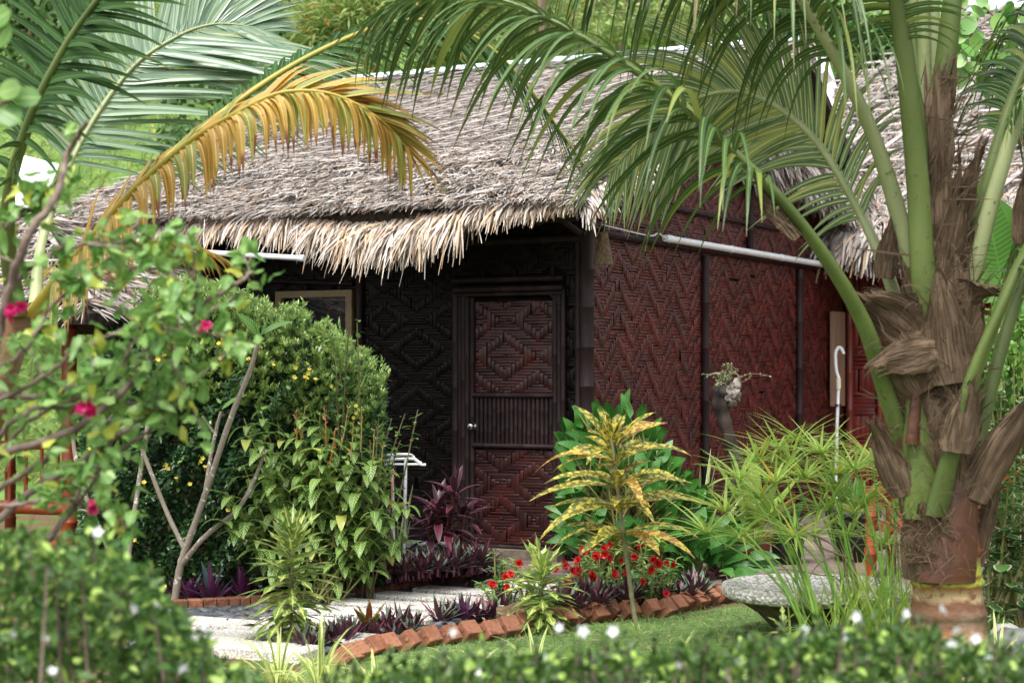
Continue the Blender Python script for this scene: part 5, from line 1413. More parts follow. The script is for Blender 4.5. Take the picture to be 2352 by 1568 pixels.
t = shrub('orange_flowered_shrub', 'dark shrub with small orange flowers at the right edge', 'shrub', P(2320, 1100, 12.2), (.35, .35, .9), MDARK, 1500, .09, .035, .5, 6, clump=24)
of = []
for i in range(2):
    mb = MB(); flower5(mb, np.zeros(3), np.array([R.uniform(-.4, .4), -.8, .3]), .035, 6, .8, .4); of.append(mb)
flowers(t, of, leafmat('orange_petal', lin('#e0561c'), lin('#f07a30'), tr=.3), [P(u, v, 11.75) for u, v in ((2310, 1095), (2320, 1108), (2304, 1115), (2265, 1172), (2335, 1085), (2270, 1090))])
MST = plainmat('grey_stone', lin('#9a9a98'), lin('#6d6d6b'), 6, .9, .2, .4)
for i, (u, v, s, col) in enumerate(((2330, 1500, .16, 0), (2262, 1405, .09, 1), (2310, 1465, .1, 1))):
    p = G(u, v, 0.); mb = MB(); blob(mb, p + UP * s * .3, (s, s * .7, s * .6), None, .5, 12, 9, .07)
    tag(mb.build('garden_stone', MST if not col else plainmat('white_stone', lin('#d8d4cc'), lin('#b4b0a6'), 6, .8, .3), None, True, p), ['grey garden stone at the right edge', 'small white stone behind the coconut trunk, upper one', 'white stone just right of the coconut trunk base'][i], 'stone')
# round-leaved tree branches at the upper right
b = GY(2420, 12.9); t = thing('round_leaved_tree', 'small tree with brown twigs and round leaves reaching in at the upper right corner', 'tree', b)
ml, ms = MB(), MB()
for ch, r in (([(2440, 1300), (2430, 700), (2330, 230), (2260, 120), (2190, 20), (2170, -60)], .03), ([(2330, 230), (2260, 170), (2200, 140), (2165, 120)], .014), ([(2400, 500), (2340, 300), (2230, 100)], .014), ([(2400, 560), (2370, 200), (2300, 60), (2230, -10)], .016), ([(2370, 230), (2352, 120), (2330, 20)], .012)):
    q = catmull([P(u, v, 12.9) if v < 1200 else b for u, v in ch], 20); tube(ms, q, np.linspace(r, r * .35, 20), 7)
    n = 26; ts = rng.uniform(.5, 1., n); p = interp_rows(ts, q) + rng.normal(0, .09, (n, 3)); d = nrm(rng.normal(0, 1, (n, 3)) + (0, 0, -.5)); blades(ml, p, d, nrm(rng.normal(0, .4, (n, 3)) + (0, -.8, .5)), rng.uniform(.09, .16, n), rng.uniform(.07, .11, n), .4, 5, prof_round, fold=.12)
p = np.array([P(u, v, 12.8) for u, v in ((2330, 30), (2345, 70), (2310, 110), (2350, 150), (2240, 40), (2222, 60), (2205, 150), (2345, 20), (2320, 180), (2290, 30))])
blades(ml, p, rng.normal(0, .6, (10, 3)) + (0, 0, -.6), (0, -.9, .4), .17, .12, .3, 6, prof_round, fold=.1)
ml.build('foliage', MSANG, t); ms.build('trunk', MBARK, t)
# ================= coconut palms =================
MFROND = leafmat('palm_leaflet', lin('#36532a'), lin('#587842'), tip=lin('#8a7a58'), tipat=.93, vein=lin('#8f9f5a'), veinw=.10, rough=.42, tr=.25, third=lin('#7f8c46'), third_p=.12, spec=.4)
MFRONDP = leafmat('grey_green_palm_leaflet', lin('#5a7860'), lin('#83a080'), tip=lin('#8c8068'), tipat=.93, vein=lin('#a3b380'), veinw=.12, rough=.3, tr=.22, third=lin('#7a8a62'), third_p=.1, spec=.6)
MFRONDD = leafmat('dark_palm_leaflet', lin('#24401e'), lin('#3f6232'), tip=lin('#6a6a3a'), tipat=.95, vein=lin('#55703a'), veinw=.1, rough=.6, tr=.2, spec=.15)
MFRONDY = leafmat('dying_yellow_leaflet', lin('#bd9440'), lin('#d9b868'), tip=lin('#8a5240'), tipat=.78, vein=lin('#ecd285'), veinw=.1, rough=.45, tr=.35, third=lin('#93984c'), third_p=.3, spot=lin('#9a5f30'), spotscale=14., spotth=.7)
def petmat(name, c1, c2, dirt):
    k = NT(name); n1 = k.noise(3., 3., stretch=(1, 1, .3)); n2 = k.noise(30., 3.)
    c = k.mix(k.step(n1, .35, .65), c1, c2); c = k.mix(k.step(n2, .66, .74), c, dirt)
    return k.done(k.bsdf(c, .42, .4, 0, n2, .08, .01))
MPET = petmat('green_petiole', lin('#46562a'), lin('#62723c'), lin('#44442a'))
MPETP = petmat('pale_petiole', lin('#7a875a'), lin('#98a074'), lin('#66663f'))
MPETY = petmat('yellow_petiole', lin('#a8923a'), lin('#8a8a3a'), lin('#6a5a2a'))
MFRONDX = leafmat('pale_arching_leaflet', lin('#5c7656'), lin('#8aa27c'), tip=lin('#9a8c70'), tipat=.93, vein=lin('#c2cb8e'), veinw=.2, rough=.35, tr=.25, third=lin('#9aa25e'), third_p=.15, spec=.5)
k = NT('palm_fibre_sheath'); t_, a_, r_, e_ = k.attr()
cm = k.n('ShaderNodeCombineXYZ'); k.put(cm.inputs[0], k.math('MULTIPLY', a_, 46.)); k.put(cm.inputs[1], k.math('MULTIPLY', t_, 2.5)); k.put(cm.inputs[2], k.math('MULTIPLY', r_, 20.))
fb = k.noise(1., 4., .65, co=cm.outputs[0]); n1 = k.noise(7., 4.)
c = k.mix(k.step(fb, .36, .66), lin('#2a1f18'), lin('#7d6a55')); c = k.mix(k.step(n1, .5, .75), c, lin('#3f3127')); c = k.mix(k.math('MULTIPLY', r_, .3), c, lin('#857260'))
MSHEATH = k.done(k.bsdf(c, .85, .15, 0, fb, .7, .01))
MFIBRE = plainmat('loose_fibre', lin('#6f5c48'), lin('#4a3a2e'), 9, .85, .2)

def frond(tree, ctrl, r0, r1, mat, pmat, n=70, Lmax=.8, W=.04, start=.25, roll=0., droop=1.6, ang=(65, 28), lift=.25, S=9, sides=(1, 1), name='frond', Lprof=None, fold=.35, late=0., jit=.06, flat=.75, up=None, wave=0.):
    """a coconut frond: drooping leaflets as the part, its stalk as the sub-part"""
    c = catmull([P(*q) for q in ctrl], 60)
    T = nrm(np.gradient(c, axis=0))
    ts = np.linspace(start, .995, n)
    ml = MB()
    for si, sgn in enumerate((1, -1)):
        if sides[si] <= 0: continue
        q = interp_rows(ts, c) + rng.normal(0, .002, (n, 3)); tg = nrm(interp_rows(ts, T))
        u0 = np.broadcast_to(np.asarray(up if up is not None else UP, float), tg.shape)
        N0 = nrm(u0 - tg * np.sum(u0 * tg, 1, keepdims=True)); B0 = np.cross(tg, N0)
        cr, sr = math.cos(roll), math.sin(roll); N1 = N0 * cr + B0 * sr; B1 = B0 * cr - N0 * sr
        f = (ts - start) / (1 - start)
        an = ang[si] if hasattr(ang[0], '__len__') else ang
        a = np.radians(np.interp(f, [0, .15, 1], [an[0] + 10, an[0], an[1]]) + rng.normal(0, 4, n))
        d = tg * np.cos(a)[:, None] + (B1 * sgn) * np.sin(a)[:, None] + N1 * (lift + rng.normal(0, jit, n))[:, None]
        lp_ = Lprof[si] if Lprof is not None and hasattr(Lprof[0][0], '__len__') else Lprof
        L = Lmax * sides[si] * np.interp(f, *(lp_ or ([0, .12, .35, .7, 1], [.6, .9, 1, .8, .32]))) * rng.uniform(.8, 1.1, n)
        blades(ml, q, d, N1 * 1. + tg * .15, L, W * np.interp(f, [0, .2, .8, 1], [.7, 1, .85, .5]) * rng.uniform(.85, 1.1, n), (droop if np.isscalar(droop) else droop[si]) * rng.uniform(.75, 1.3, n), S, prof_leaflet, fold=fold, late=late, wave=wave)
    fo = ml.build(name, mat, tree)
    ms = MB(); tube(ms, c, np.interp(np.linspace(0, 1, 60), [0, .12, start, 1], [r0 * 1.25, r0, (r0 * 2 + r1) / 3, r1]), 10, flat=flat)
    ms.build('stalk', pmat, fo)
    return fo

# ---------- the big palm on the right ----------
YP = 9.6
base = GY(2175, YP)
palm = thing('coconut_palm', 'young coconut palm with thick green stalks and brown fibre sheaths at the right', 'palm', base)
k = NT('palm_trunk'); tc = k.n('ShaderNodeTexCoord'); sx = k.n('ShaderNodeSeparateXYZ'); k.t.links.new(tc.outputs['Object'], sx.inputs[0])
n1 = k.noise(6., 4.); n2 = k.noise(22., 4.); n3 = k.noise(3., 3., stretch=(1, 1, .5))
zz = k.math('ADD', sx.outputs[2], k.math('MULTIPLY_ADD', n1, .10, -.05))
cr = k.n('ShaderNodeValToRGB'); k.t.links.new(k.step(zz, .0, 1.1), cr.inputs[0])
el = cr.color_ramp.elements; el[0].position = 0; el[0].color = (*lin('#6a5038'), 1); el[1].position = 1; el[1].color = (*lin('#6b5038'), 1)
for p_, h_ in ((.13, '#6e4f3c'), (.16, '#a08a66'), (.20, '#957e5c'), (.215, '#8a5a3a'), (.27, '#6d5a4a'), (.36, '#6a4734'), (.385, '#a89470'), (.425, '#8d7450'), (.44, '#8f5a34'), (.455, '#a4a845'), (.475, '#8c9a38'), (.49, '#7a4a2a'), (.505, '#a2a83f'), (.545, '#93a03c'), (.56, '#6d3a20'), (.75, '#5b3a28')):
    e = cr.color_ramp.elements.new(p_); e.color = (*lin(h_), 1)
c = k.mix(k.step(n2, .5, .68), cr.outputs[0], lin('#6a4c36')); c = k.mix(k.math('MULTIPLY', k.step(n3, .55, .75), .6), c, lin('#b3a693'))
MTRUNK = k.done(k.bsdf(c, .75, .3, 0, n2, .5, .02))
mb = MB(); z = np.linspace(-.05, 1.75, 90)
rad = np.interp(z, [-.05, .15, .45, .9, 1.3, 1.75], [.23, .205, .18, .165, .13, .08]) + .012 * (((z * 6.2) % 1) < .12) + .003 * np.sin(z * 40)
ctr_ = np.stack([np.interp(z, [0, .6, 1.75], [base[0] + .01, base[0], base[0] - .03]), np.full(90, YP), z], 1)
tube(mb, ctr_, rad, 28); mb.build('trunk', MTRUNK, palm)
# cut leaf bases
k = NT('brown_leaf_base'); n1 = k.noise(5., 3., stretch=(1, 1, .4)); n2 = k.noise(18., 4.)
c = k.mix(n1, lin('#33180f'), lin('#5c3a22')); c = k.mix(k.step(n2, .58, .7), c, lin('#3d2016'))
MSTUB = k.done(k.bsdf(c, .45, .4, 0, n2, .2, .01))
MSTUBG = petmat('green_leaf_base', lin('#4c5e28'), lin('#687838'), lin('#44331f'))
MCUT = plainmat('orange_cut_face', lin('#cf6a2c'), lin('#a3502a'), 14, .8, .2)
def stub(mat, rows, Y0, cut=True, name='cut_leaf_base', thick=.6):
    """tapering flattened leaf base hugging the trunk: rows = (u, v, half-width px)"""
    mb = MB(); pts = catmull([P(u, v, Y0) for u, v, h in rows], 24); rr = np.interp(np.linspace(0, 1, 24), np.linspace(0, 1, len(rows)), [h for u, v, h in rows]) / FPX * YP
    n = 14; th = np.linspace(0, 2 * np.pi, n, endpoint=False)
    V = np.stack([pts + np.array([math.cos(t), 0, 0]) * rr[:, None] + np.array([0, math.sin(t), 0]) * rr[:, None] * thick for t in th], 1)
    V = V + rng.normal(0, .0015, V.shape)
    i = np.arange(23)[:, None]; j = np.arange(n)[None]; j2 = (j + 1) % n
    mb.add(V.reshape(-1, 3), np.stack([i * n + j, i * n + j2, (i + 1) * n + j2, (i + 1) * n + j], -1).reshape(-1, 4), np.zeros((24 * n, 4)))
    o = mb.build(name, mat, palm)
    m2 = MB(); top = V[-1] + np.array([0, 0, .002]); jag = rng.uniform(-.02, .03, n)[:, None] * UP
    m2.add(np.vstack([V[-1], top + jag, (top + jag).mean(0) - UP * .01]), [(j, (j + 1) % n, n + (j + 1) % n, n + j) for j in range(n)] + [(n + j, n + (j + 1) % n, 2 * n) for j in range(n)]); m2.build('cut_face', MCUT, o)
stub(MSTUB, [(2172, 1335, 68), (2180, 1290, 64), (2192, 1210, 52), (2202, 1130, 42), (2206, 1075, 26)], YP - .13)
stub(MSTUBG, [(2118, 1190, 42), (2118, 1120, 44), (2113, 1020, 40), (2106, 930, 26), (2102, 850, 12)], YP - .15)
stub(MSTUB, [(2078, 1120, 24), (2082, 1020, 22), (2082, 940, 12)], YP - .12)
stub(MSTUB, [(2095, 1020, 16), (2102, 940, 13), (2108, 850, 8)], YP - .22)

# fronds (the stalk of each starts inside the crown)
frond(palm, [(2095, 1080, 9.55), (2035, 900, 9.45), (1985, 745, 9.3), (1895, 590, 9.15), (1790, 455, 9.05), (1690, 355, 9.0), (1560, 235, 8.95), (1400, 125, 8.95), (1250, 40, 9.0), (1100, -10, 9.1), (960, 0, 9.2), (850, 50, 9.3)], .05, .007, MFROND, MPET, 54, 1.08, .046, .40, .15, (1.6, 1.8), (58, 30), -.12, S=12, sides=(1., .9), jit=.16, wave=.12)
frond(palm, [(2090, 800, 9.75), (2035, 620, 9.8), (1965, 470, 9.9), (1880, 330, 10.0), (1800, 255, 10.1), (1720, 215, 10.2), (1640, 215, 10.3), (1560, 250, 10.4), (1470, 320, 10.5), (1400, 400, 10.6)], .044, .007, MFRONDX, MPETP, 76, 1.05, .042, .2, 1.0, (.55, 1.2), (56, 24), .05, jit=.06)
frond(palm, [(2110, 700, 9.65), (2060, 480, 9.6), (2005, 310, 9.55), (1940, 170, 9.5), (1870, 50, 9.45), (1800, -60, 9.4), (1700, -150, 9.35), (1560, -190, 9.3), (1420, -150, 9.25), (1300, -60, 9.2)], .055, .008, MFROND, MPETP, 48, 1.25, .042, .36, .2, 3., (60, 30), .05, jit=.14, S=11)
frond(palm, [(2150, 820, 9.5), (2122, 640, 9.44), (2108, 420, 9.4), (2085, 190, 9.32), (2060, 0, 9.25), (2030, -160, 9.15), (1980, -300, 8.9), (1900, -400, 8.6)], .068, .01, MFROND, MPET, 60, .62, .03, .5, 0., 1.2, (70, 30), .1, flat=.7)
frond(palm, [(2160, 560, 9.62), (2155, 330, 9.62), (2172, 150, 9.62), (2188, 0, 9.6), (2210, -180, 9.6), (2260, -340, 9.6), (2360, -450, 9.6)], .068, .01, MFROND, MPET, 50, .8, .036, .55, 0., 1.5, (65, 30), .1, flat=.65)
frond(palm, [(2205, 720, 9.7), (2232, 560, 9.72), (2275, 390, 9.75), (2325, 230, 9.8), (2390, 80, 9.85), (2480, -60, 9.9), (2600, -150, 10.)], .046, .008, MFROND, MPET, 70, .8, .036, .42, .3, 2.4, (60, 30), .1, jit=.1)
frond(palm, [(2195, 780, 9.62), (2232, 640, 9.55), (2285, 440, 9.5), (2340, 270, 9.45), (2420, 100, 9.4), (2520, -40, 9.3)], .05, .01, MFROND, MPETP, 40, .8, .036, .55, 0., 2., (60, 30), .1)
frond(palm, [(2150, 1180, 9.42), (2185, 1040, 9.35), (2230, 880, 9.28), (2285, 740, 9.22), (2345, 600, 9.2), (2430, 450, 9.2), (2560, 330, 9.2), (2700, 300, 9.2)], .066, .01, MFROND, MPET, 50, .8, .036, .55, 0., 2., (60, 30), .1, flat=.6)
frond(palm, [(2215, 1130, 9.7), (2258, 960, 9.72), (2300, 800, 9.75), (2352, 650, 9.8), (2440, 500, 9.85), (2560, 420, 9.9)], .045, .01, MFROND, MPET, 40, .8, .036, .55, 0., 2., (60, 30), .1)
frond(palm, [(2140, 520, 9.7), (2120, 250, 9.75), (2080, 20, 9.8), (2000, -130, 9.8), (1880, -180, 9.8), (1740, -150, 9.8), (1600, -60, 9.8)], .045, .008, MFROND, MPET, 34, 1.1, .042, .45, .2, 2.6, (60, 30), .05, jit=.14, S=11)
# spear leaves in the centre
mb = MB()
for u0, u1, Y0 in ((2130, 2118, 9.75), (2140, 2145, 9.8), (2120, 2098, 9.85)): tube(mb, catmull([P(u0, 560, Y0), P((u0 + u1) / 2, 250, Y0), P(u1, -60, Y0)], 12), np.linspace(.05, .03, 12), 9)
mb.build('spear_leaf', MPETP, palm)
# fibre sheaths: curved ragged sheets around the crown
def prof_rag(t): return np.clip(np.interp(t, [0, .15, .5, .8, 1], [.75, .95, 1., .75, .12]) * (1 + .07 * np.sin(t * 31) + .05 * np.sin(t * 57)), .05, 1.2)
def flap(u, v, Y, dx, dy, dz, L, W, droop=.6, face=(0, -1, .1), curl=.25):
    """a torn sheet of woven fibre: many overlapping split strips"""
    c = P(u, v, Y); d = nrm(np.array([dx, dy, dz], float)); f = np.array(face, float)
    x = nrm(np.cross(d, f)); fn = nrm(np.cross(x, d)); mb = MB()
    S, A = 18, 15; V = np.zeros((S + 1, A, 3)); D = np.zeros((S + 1, A, 4)); N_ = np.zeros((S + 1, A, 3)); cur, dd, rr = c.copy(), d.copy(), R.random()
    edge = 1 - .3 * np.abs(np.linspace(-1, 1, A)) ** 1.6 + rng.normal(0, .05, A)      # torn end: every fibre bundle its own length
    for s_ in range(S + 1):
        t = s_ / S; w = W * float(np.interp(t, [0, .2, .6, 1], [.75, 1, .95, .62])) * .5; nn = np.cross(x, dd)
        for a in range(A):
            q = a / (A - 1) * 2 - 1; te = t * edge[a]
            V[s_, a] = c + (cur - c) * edge[a] + x * q * w - nn * (q * q * curl * w * .9) + nn * (.006 * math.sin(q * 7 + te * 6 + rr * 9) + .016 * math.sin(te * 7 + q * 2.4 + rr * 30) * te + R.gauss(0, .0012))
            D[s_, a] = (t, (q * .5 + .5) * W / .2, rr, 0); N_[s_, a] = nn
        cur = cur + dd * L / S; dd = nrm(dd + np.array([0, 0, -1.]) * droop / S)
    mb.add(V.reshape(-1, 3), gridfaces(S + 1, A), D.reshape(-1, 4))
    n = int(26 + W * 110); si = rng.integers(0, S - 3, n); qi = rng.integers(0, A, n); b = V[si, qi]; tg = nrm(V[si + 3, qi] - b)
    blades(mb, b + N_[si, qi] * .004, tg + N_[si, qi] * .04, N_[si, qi] + rng.normal(0, .1, (n, 3)), L * rng.uniform(.15, .4, n), rng.uniform(.004, .010, n), droop * .35, 6, prof_rag, fold=.2)
    ei = rng.integers(0, A, 34); tg = nrm(V[-1, ei] - V[-3, ei]); blades(mb, V[-2, ei], tg + rng.normal(0, .16, (34, 3)), N_[-1, ei], rng.uniform(.02, .1, 34), rng.uniform(.003, .012, 34), .5, 5, prof_grass)
    m = 22; e = c + d * L * rng.uniform(.5, .95, m)[:, None] + x * rng.uniform(-.4, .4, m)[:, None] * W
    blades(mb, e, d + rng.normal(0, .5, (m, 3)), rng.normal(0, 1, (m, 3)), rng.uniform(.05, .16, m), .0028, 1.2, 5, prof_grass)
    mb.build('fibre_sheath', MSHEATH, palm)
def wrap(v0, v1, a0, a1, r0, r1, tilt, tuck=.35):
    """sheet of fibre wound round the crown, its upper edge torn"""
    z0, z1 = P(0, v0, YP)[2], P(0, v1, YP)[2]; S, A = 14, 26; rr = R.random(); V = np.zeros((S + 1, A, 3)); D = np.zeros((S + 1, A, 4))
    for s in range(S + 1):
        t = s / S
        for a in range(A):
            q = a / (A - 1); th = math.radians(a0 + (a1 - a0) * q)
            z = z0 + (z1 - z0) * t * (1 - .12 * math.sin(q * 17 + rr * 9) - .1 * math.sin(q * 41)) + tilt * (q - .5)
            r = r0 + (r1 - r0) * t + .012 * math.sin(q * 23 + t * 4 + rr * 20) + .010 * math.sin(t * 9 + q * 5 + rr * 7) - tuck * .05 * (abs(q - .5) * 2) ** 3
            V[s, a] = (base[0] - .045 + math.sin(th) * r, YP - math.cos(th) * r, z); D[s, a] = (t, q * (a1 - a0) / 57. * r0 / .2 + t * tilt * 1.5, rr, 0)
    mb = MB(); mb.add(V.reshape(-1, 3), gridfaces(S + 1, A), D.reshape(-1, 4))
    n = 60; si = rng.integers(0, S, n); qi = rng.integers(1, A - 1, n); b = V[si, qi]; tg = nrm(V[si, np.minimum(qi + 1, A - 1)] - V[si, qi - 1]); ou = nrm(b - np.array([base[0] - .045, YP, 0]) * (1, 1, 0) - b * (0, 0, 1))
    sg = np.sign(tilt) if tilt else 1.; dd = tg * sg * .75 + UP * rng.uniform(.3, 1.0, n)[:, None] + rng.normal(0, .12, (n, 3))
    blades(mb, b + ou * rng.uniform(.004, .02, n)[:, None], dd, ou + rng.normal(0, .15, (n, 3)), rng.uniform(.12, .34, n), rng.uniform(.004, .012, n), 0., 6, prof_rag, fold=.2, wave=.15)
    m = 34; e = V[rng.integers(S - 1, S + 1, m), rng.integers(0, A, m)]; blades(mb, e, randdir(m, .6), rng.normal(0, 1, (m, 3)), rng.uniform(.04, .16, m), .0025, 1.6, 4, prof_grass)
    mb.build('fibre_sheath', MSHEATH, palm)
wrap(1330, 1120, -150, 40, .175, .19, -.05)
wrap(1180, 960, -60, 120, .18, .21, .12)
wrap(1120, 880, -150, 10, .185, .225, -.16)
wrap(1010, 760, -120, 40, .19, .23, .14)
wrap(960, 700, -20, 130, .185, .225, -.14)
wrap(860, 620, -110, 60, .165, .205, -.08)
wrap(760, 540, -60, 110, .13, .17, .12)
wrap(620, 380, -90, 90, .09, .115, .06)
wrap(430, 180, -90, 90, .07, .085, .05)
flap(2105, 760, 9.42, -.75, -.25, .95, .36, .30, .9, (-.2, -1, .2), .35)
flap(2125, 900, 9.36, -.5, -.1, .9, .36, .34, .3, (-.3, -1, .1), .5)
flap(2150, 800, 9.30, -.95, -.1, -.1, .34, .22, .3, (0, -1, .3), .3)
flap(2195, 880, 9.33, -.15, -.1, 1., .5, .32, .5, (.1, -1, .1), .45)
flap(2200, 1040, 9.27, .15, -.1, 1., .36, .2, .2, (.1, -1, 0), .4)
flap(2240, 1150, 9.42, .45, -.15, 1., .72, .2, .3, (.3, -1, .1), .35)
flap(2075, 1140, 9.42, -.4, -.1, 1., .42, .17, .1, (-.4, -1, 0), .4)
flap(2172, 700, 9.45, .1, -.1, 1., .5, .2, .4, (.1, -1, 0), .6)
flap(2205, 690, 9.42, .5, -.2, .9, .22, .2, 2.0, (.2, -1, .3), .4)
flap(2205, 540, 9.6, .18, -.05, 1., .5, .13, .5, (.3, -1, .1), .8)
flap(2030, 640, 9.62, .1, -.1, 1., .3, .12, .2, (-.3, -1, 0), .6)
flap(1835, 545, 9.05, -.62, 0, .75, .26, .1, .3, (.5, -.7, .5), .5)
flap(2250, 1300, 9.55, .15, -.1, 1., .6, .1, .2, (.4, -1, 0), .4)
flap(2135, 1290, 9.42, -.1, -.1, 1., .3, .26, .1, (-.1, -1, 0), .5)
flap(2345, 560, 9.3, .05, -.1, 1., .4, .1, .1, (0, -1, 0), .5)
mb = MB()   # loose fibres all over the crown
N = 420; u = rng.uniform(2040, 2260, N); v = rng.uniform(560, 1330, N)
Yf = 9.45 - .12 * np.cos((u - 2150) / 110 * 1.5) + rng.normal(0, .03, N)
blades(mb, np.stack([(u - CX) / FPX * Yf, Yf, CZ - (v - HV) / FPX * Yf], 1), randdir(N, .4) * (1, .6, 1), rng.normal(0, 1, (N, 3)), rng.uniform(.05, .22, N), .0032, 2.2, 6, prof_grass, wave=3.)
for i in range(40):  # ball of fibre at the lower left of the crown
    c = P(2120 + R.gauss(0, 24), 1240 + R.gauss(0, 34), 9.40); th = np.linspace(0, R.uniform(2, 6), 12) + R.random() * 6
    r_ = R.uniform(.02, .07); tube(mb, c + np.stack([np.cos(th) * r_, np.full(12, R.uniform(-.02, .02)), np.sin(th) * r_ * 1.3], 1), .0018, 4, cap=False)
tag(mb.build('loose_fibres', MFIBRE, palm), kind='stuff')

# ---------- the palm at the left, its crown behind the bougainvillea ----------
YL = 9.9
lb = GY(-110, YL); left = thing('coconut_palm', 'coconut palm at the left with one dying yellow frond arching towards the roof', 'palm', lb)
mb = MB(); zt = P(60, 720, YL)[2]; z = np.linspace(-.05, zt, 40)
tube(mb, np.stack([lb[0] + (P(50, 720, YL)[0] - lb[0]) * np.linspace(0, 1, 40) ** 2.2, np.full(40, YL), z], 1), np.linspace(.15, .09, 40) + .008 * ((z * 7 % 1) < .15), 16); mb.build('trunk', MTRUNK, left)
frond(left, [(60, 740, 9.9), (120, 660, 9.8), (185, 575, 9.7), (310, 435, 9.6), (430, 330, 9.55), (540, 262, 9.5), (640, 215, 9.5), (740, 212, 9.5), (820, 240, 9.5), (885, 285, 9.5), (930, 335, 9.5)], .04, .006, MFRONDY, MPETY, 76, .60, .066, .12, .55, (6.5, .45), ((60, 20), (44, 9)), .08, sides=(1., 1.), fold=.45, jit=.12, S=11, Lprof=(([0, .12, .3, .7, 1], [.8, .72, .62, .6, .55]), ([0, .2, .45, .7, 1], [.8, .45, .62, .85, .6])), wave=.05)
frond(left, [(70, 740, 10.0), (190, 590, 10.2), (350, 395, 10.4), (520, 252, 10.6), (700, 135, 10.8), (880, 58, 11.), (1000, 50, 11.1), (1110, 98, 11.2), (1205, 190, 11.3), (1290, 305, 11.4), (1370, 420, 11.5)], .04, .006, MFRONDD, MPETY, 100, .62, .042, .2, .6, .9, (55, 30), .0, sides=(1., .4))
frond(left, [(80, 700, 10.3), (100, 540, 10.6), (180, 335, 10.9), (295, 165, 11.1), (400, 88, 11.2), (480, 58, 11.3), (550, 58, 11.35), (610, 72, 11.4)], .03, .005, MFRONDP, MPETP, 84, 1.15, .05, .26, 1.15, .25, ((50, 16), (60, 25)), .05, sides=(1., .62))
frond(left, [(40, 720, 9.8), (18, 560, 9.6), (25, 420, 9.4), (80, 250, 9.2), (150, 110, 9.1), (225, 0, 9.), (300, -110, 8.95), (420, -220, 8.9)], .045, .012, MFRONDD, MPET, 56, .72, .046, .28, 1.3, .35, ((62, 40), (98, 60)), .05, sides=(1., 1.), jit=.15)
frond(left, [(90, 720, 10.2), (130, 640, 10.5), (200, 590, 10.8), (300, 560, 11.1), (400, 560, 11.3), (520, 600, 11.5)], .035, .006, MFRONDY, MPETY, 34, .6, .04, .2, .0, 1.4, (55, 25), .1)
# ================= foreground: bougainvillea, hedge, striped grass =================
MBOUG = leafmat('bougainvillea_leaf', lin('#568a3e'), lin('#98bd66'), vein=lin('#a8c87a'), veinw=.06, rough=.4, tr=.4, third=lin('#b8bf4a'), third_p=.08)
MTHORN = plainmat('thorny_branch', lin('#5c4c46'), lin('#86766c'), 18, .8, .25, .3)
MPINK = leafmat('magenta_bract', lin('#b8155c'), lin('#d82a78'), rough=.5, tr=.35)
Yb = 6.2
b = GY(-150, Yb); bou = thing('bougainvillea', 'bougainvillea with tangled thorny branches and a few magenta flowers in the left foreground', 'shrub', b)
ml, ms = MB(), MB()
bch = [([(-60, 1000), (0, 740), (60, 590), (120, 450), (172, 340), (203, 275)], .028, 0, 6.0), ([(-80, 1250), (60, 1150), (180, 1060), (280, 990), (350, 940), (395, 925)], .022, .0, 6.1),
       ([(-60, 1080), (150, 990), (300, 880), (390, 780), (440, 700), (560, 640), (578, 622)], .02, .5, 6.2), ([(-60, 900), (120, 905), (260, 850), (350, 790), (420, 720), (395, 600)], .018, .6, 6.3),
       ([(-80, 720), (30, 640), (120, 590), (230, 560), (350, 570)], .014, .8, 6.1), ([(-60, 1150), (120, 1030), (260, 900), (380, 800), (480, 720), (560, 690)], .016, .5, 6.4),
       ([(-60, 950), (80, 880), (200, 800), (330, 760), (480, 770), (580, 790)], .012, .8, 6.0), ([(-60, 860), (60, 800), (150, 700), (260, 640), (420, 610)], .012, .8, 6.2),
       ([(-60, 1300), (100, 1240), (200, 1100), (300, 1010), (380, 960)], .018, .4, 6.3), ([(-80, 1200), (40, 1010), (130, 930), (280, 900), (420, 850)], .014, .7, 6.4),
       ([(-60, 1050), (60, 960), (180, 940), (330, 920), (400, 930)], .014, .4, 6.2), ([(100, 1240), (180, 1170), (240, 1060), (260, 960)], .012, .4, 6.1), ([(440, 700), (430, 640), (380, 560), (300, 520)], .009, .8, 6.2),
       ([(-60, 1180), (60, 1160), (150, 1150), (240, 1180), (300, 1200)], .012, .7, 6.0), ([(390, 780), (400, 860), (380, 900), (360, 950)], .009, .9, 6.1), ([(-60, 560), (30, 500), (90, 460), (130, 420)], .012, 1., 6.3), ([(260, 850), (300, 780), (370, 730), (400, 660)], .01, .9, 6.1)]
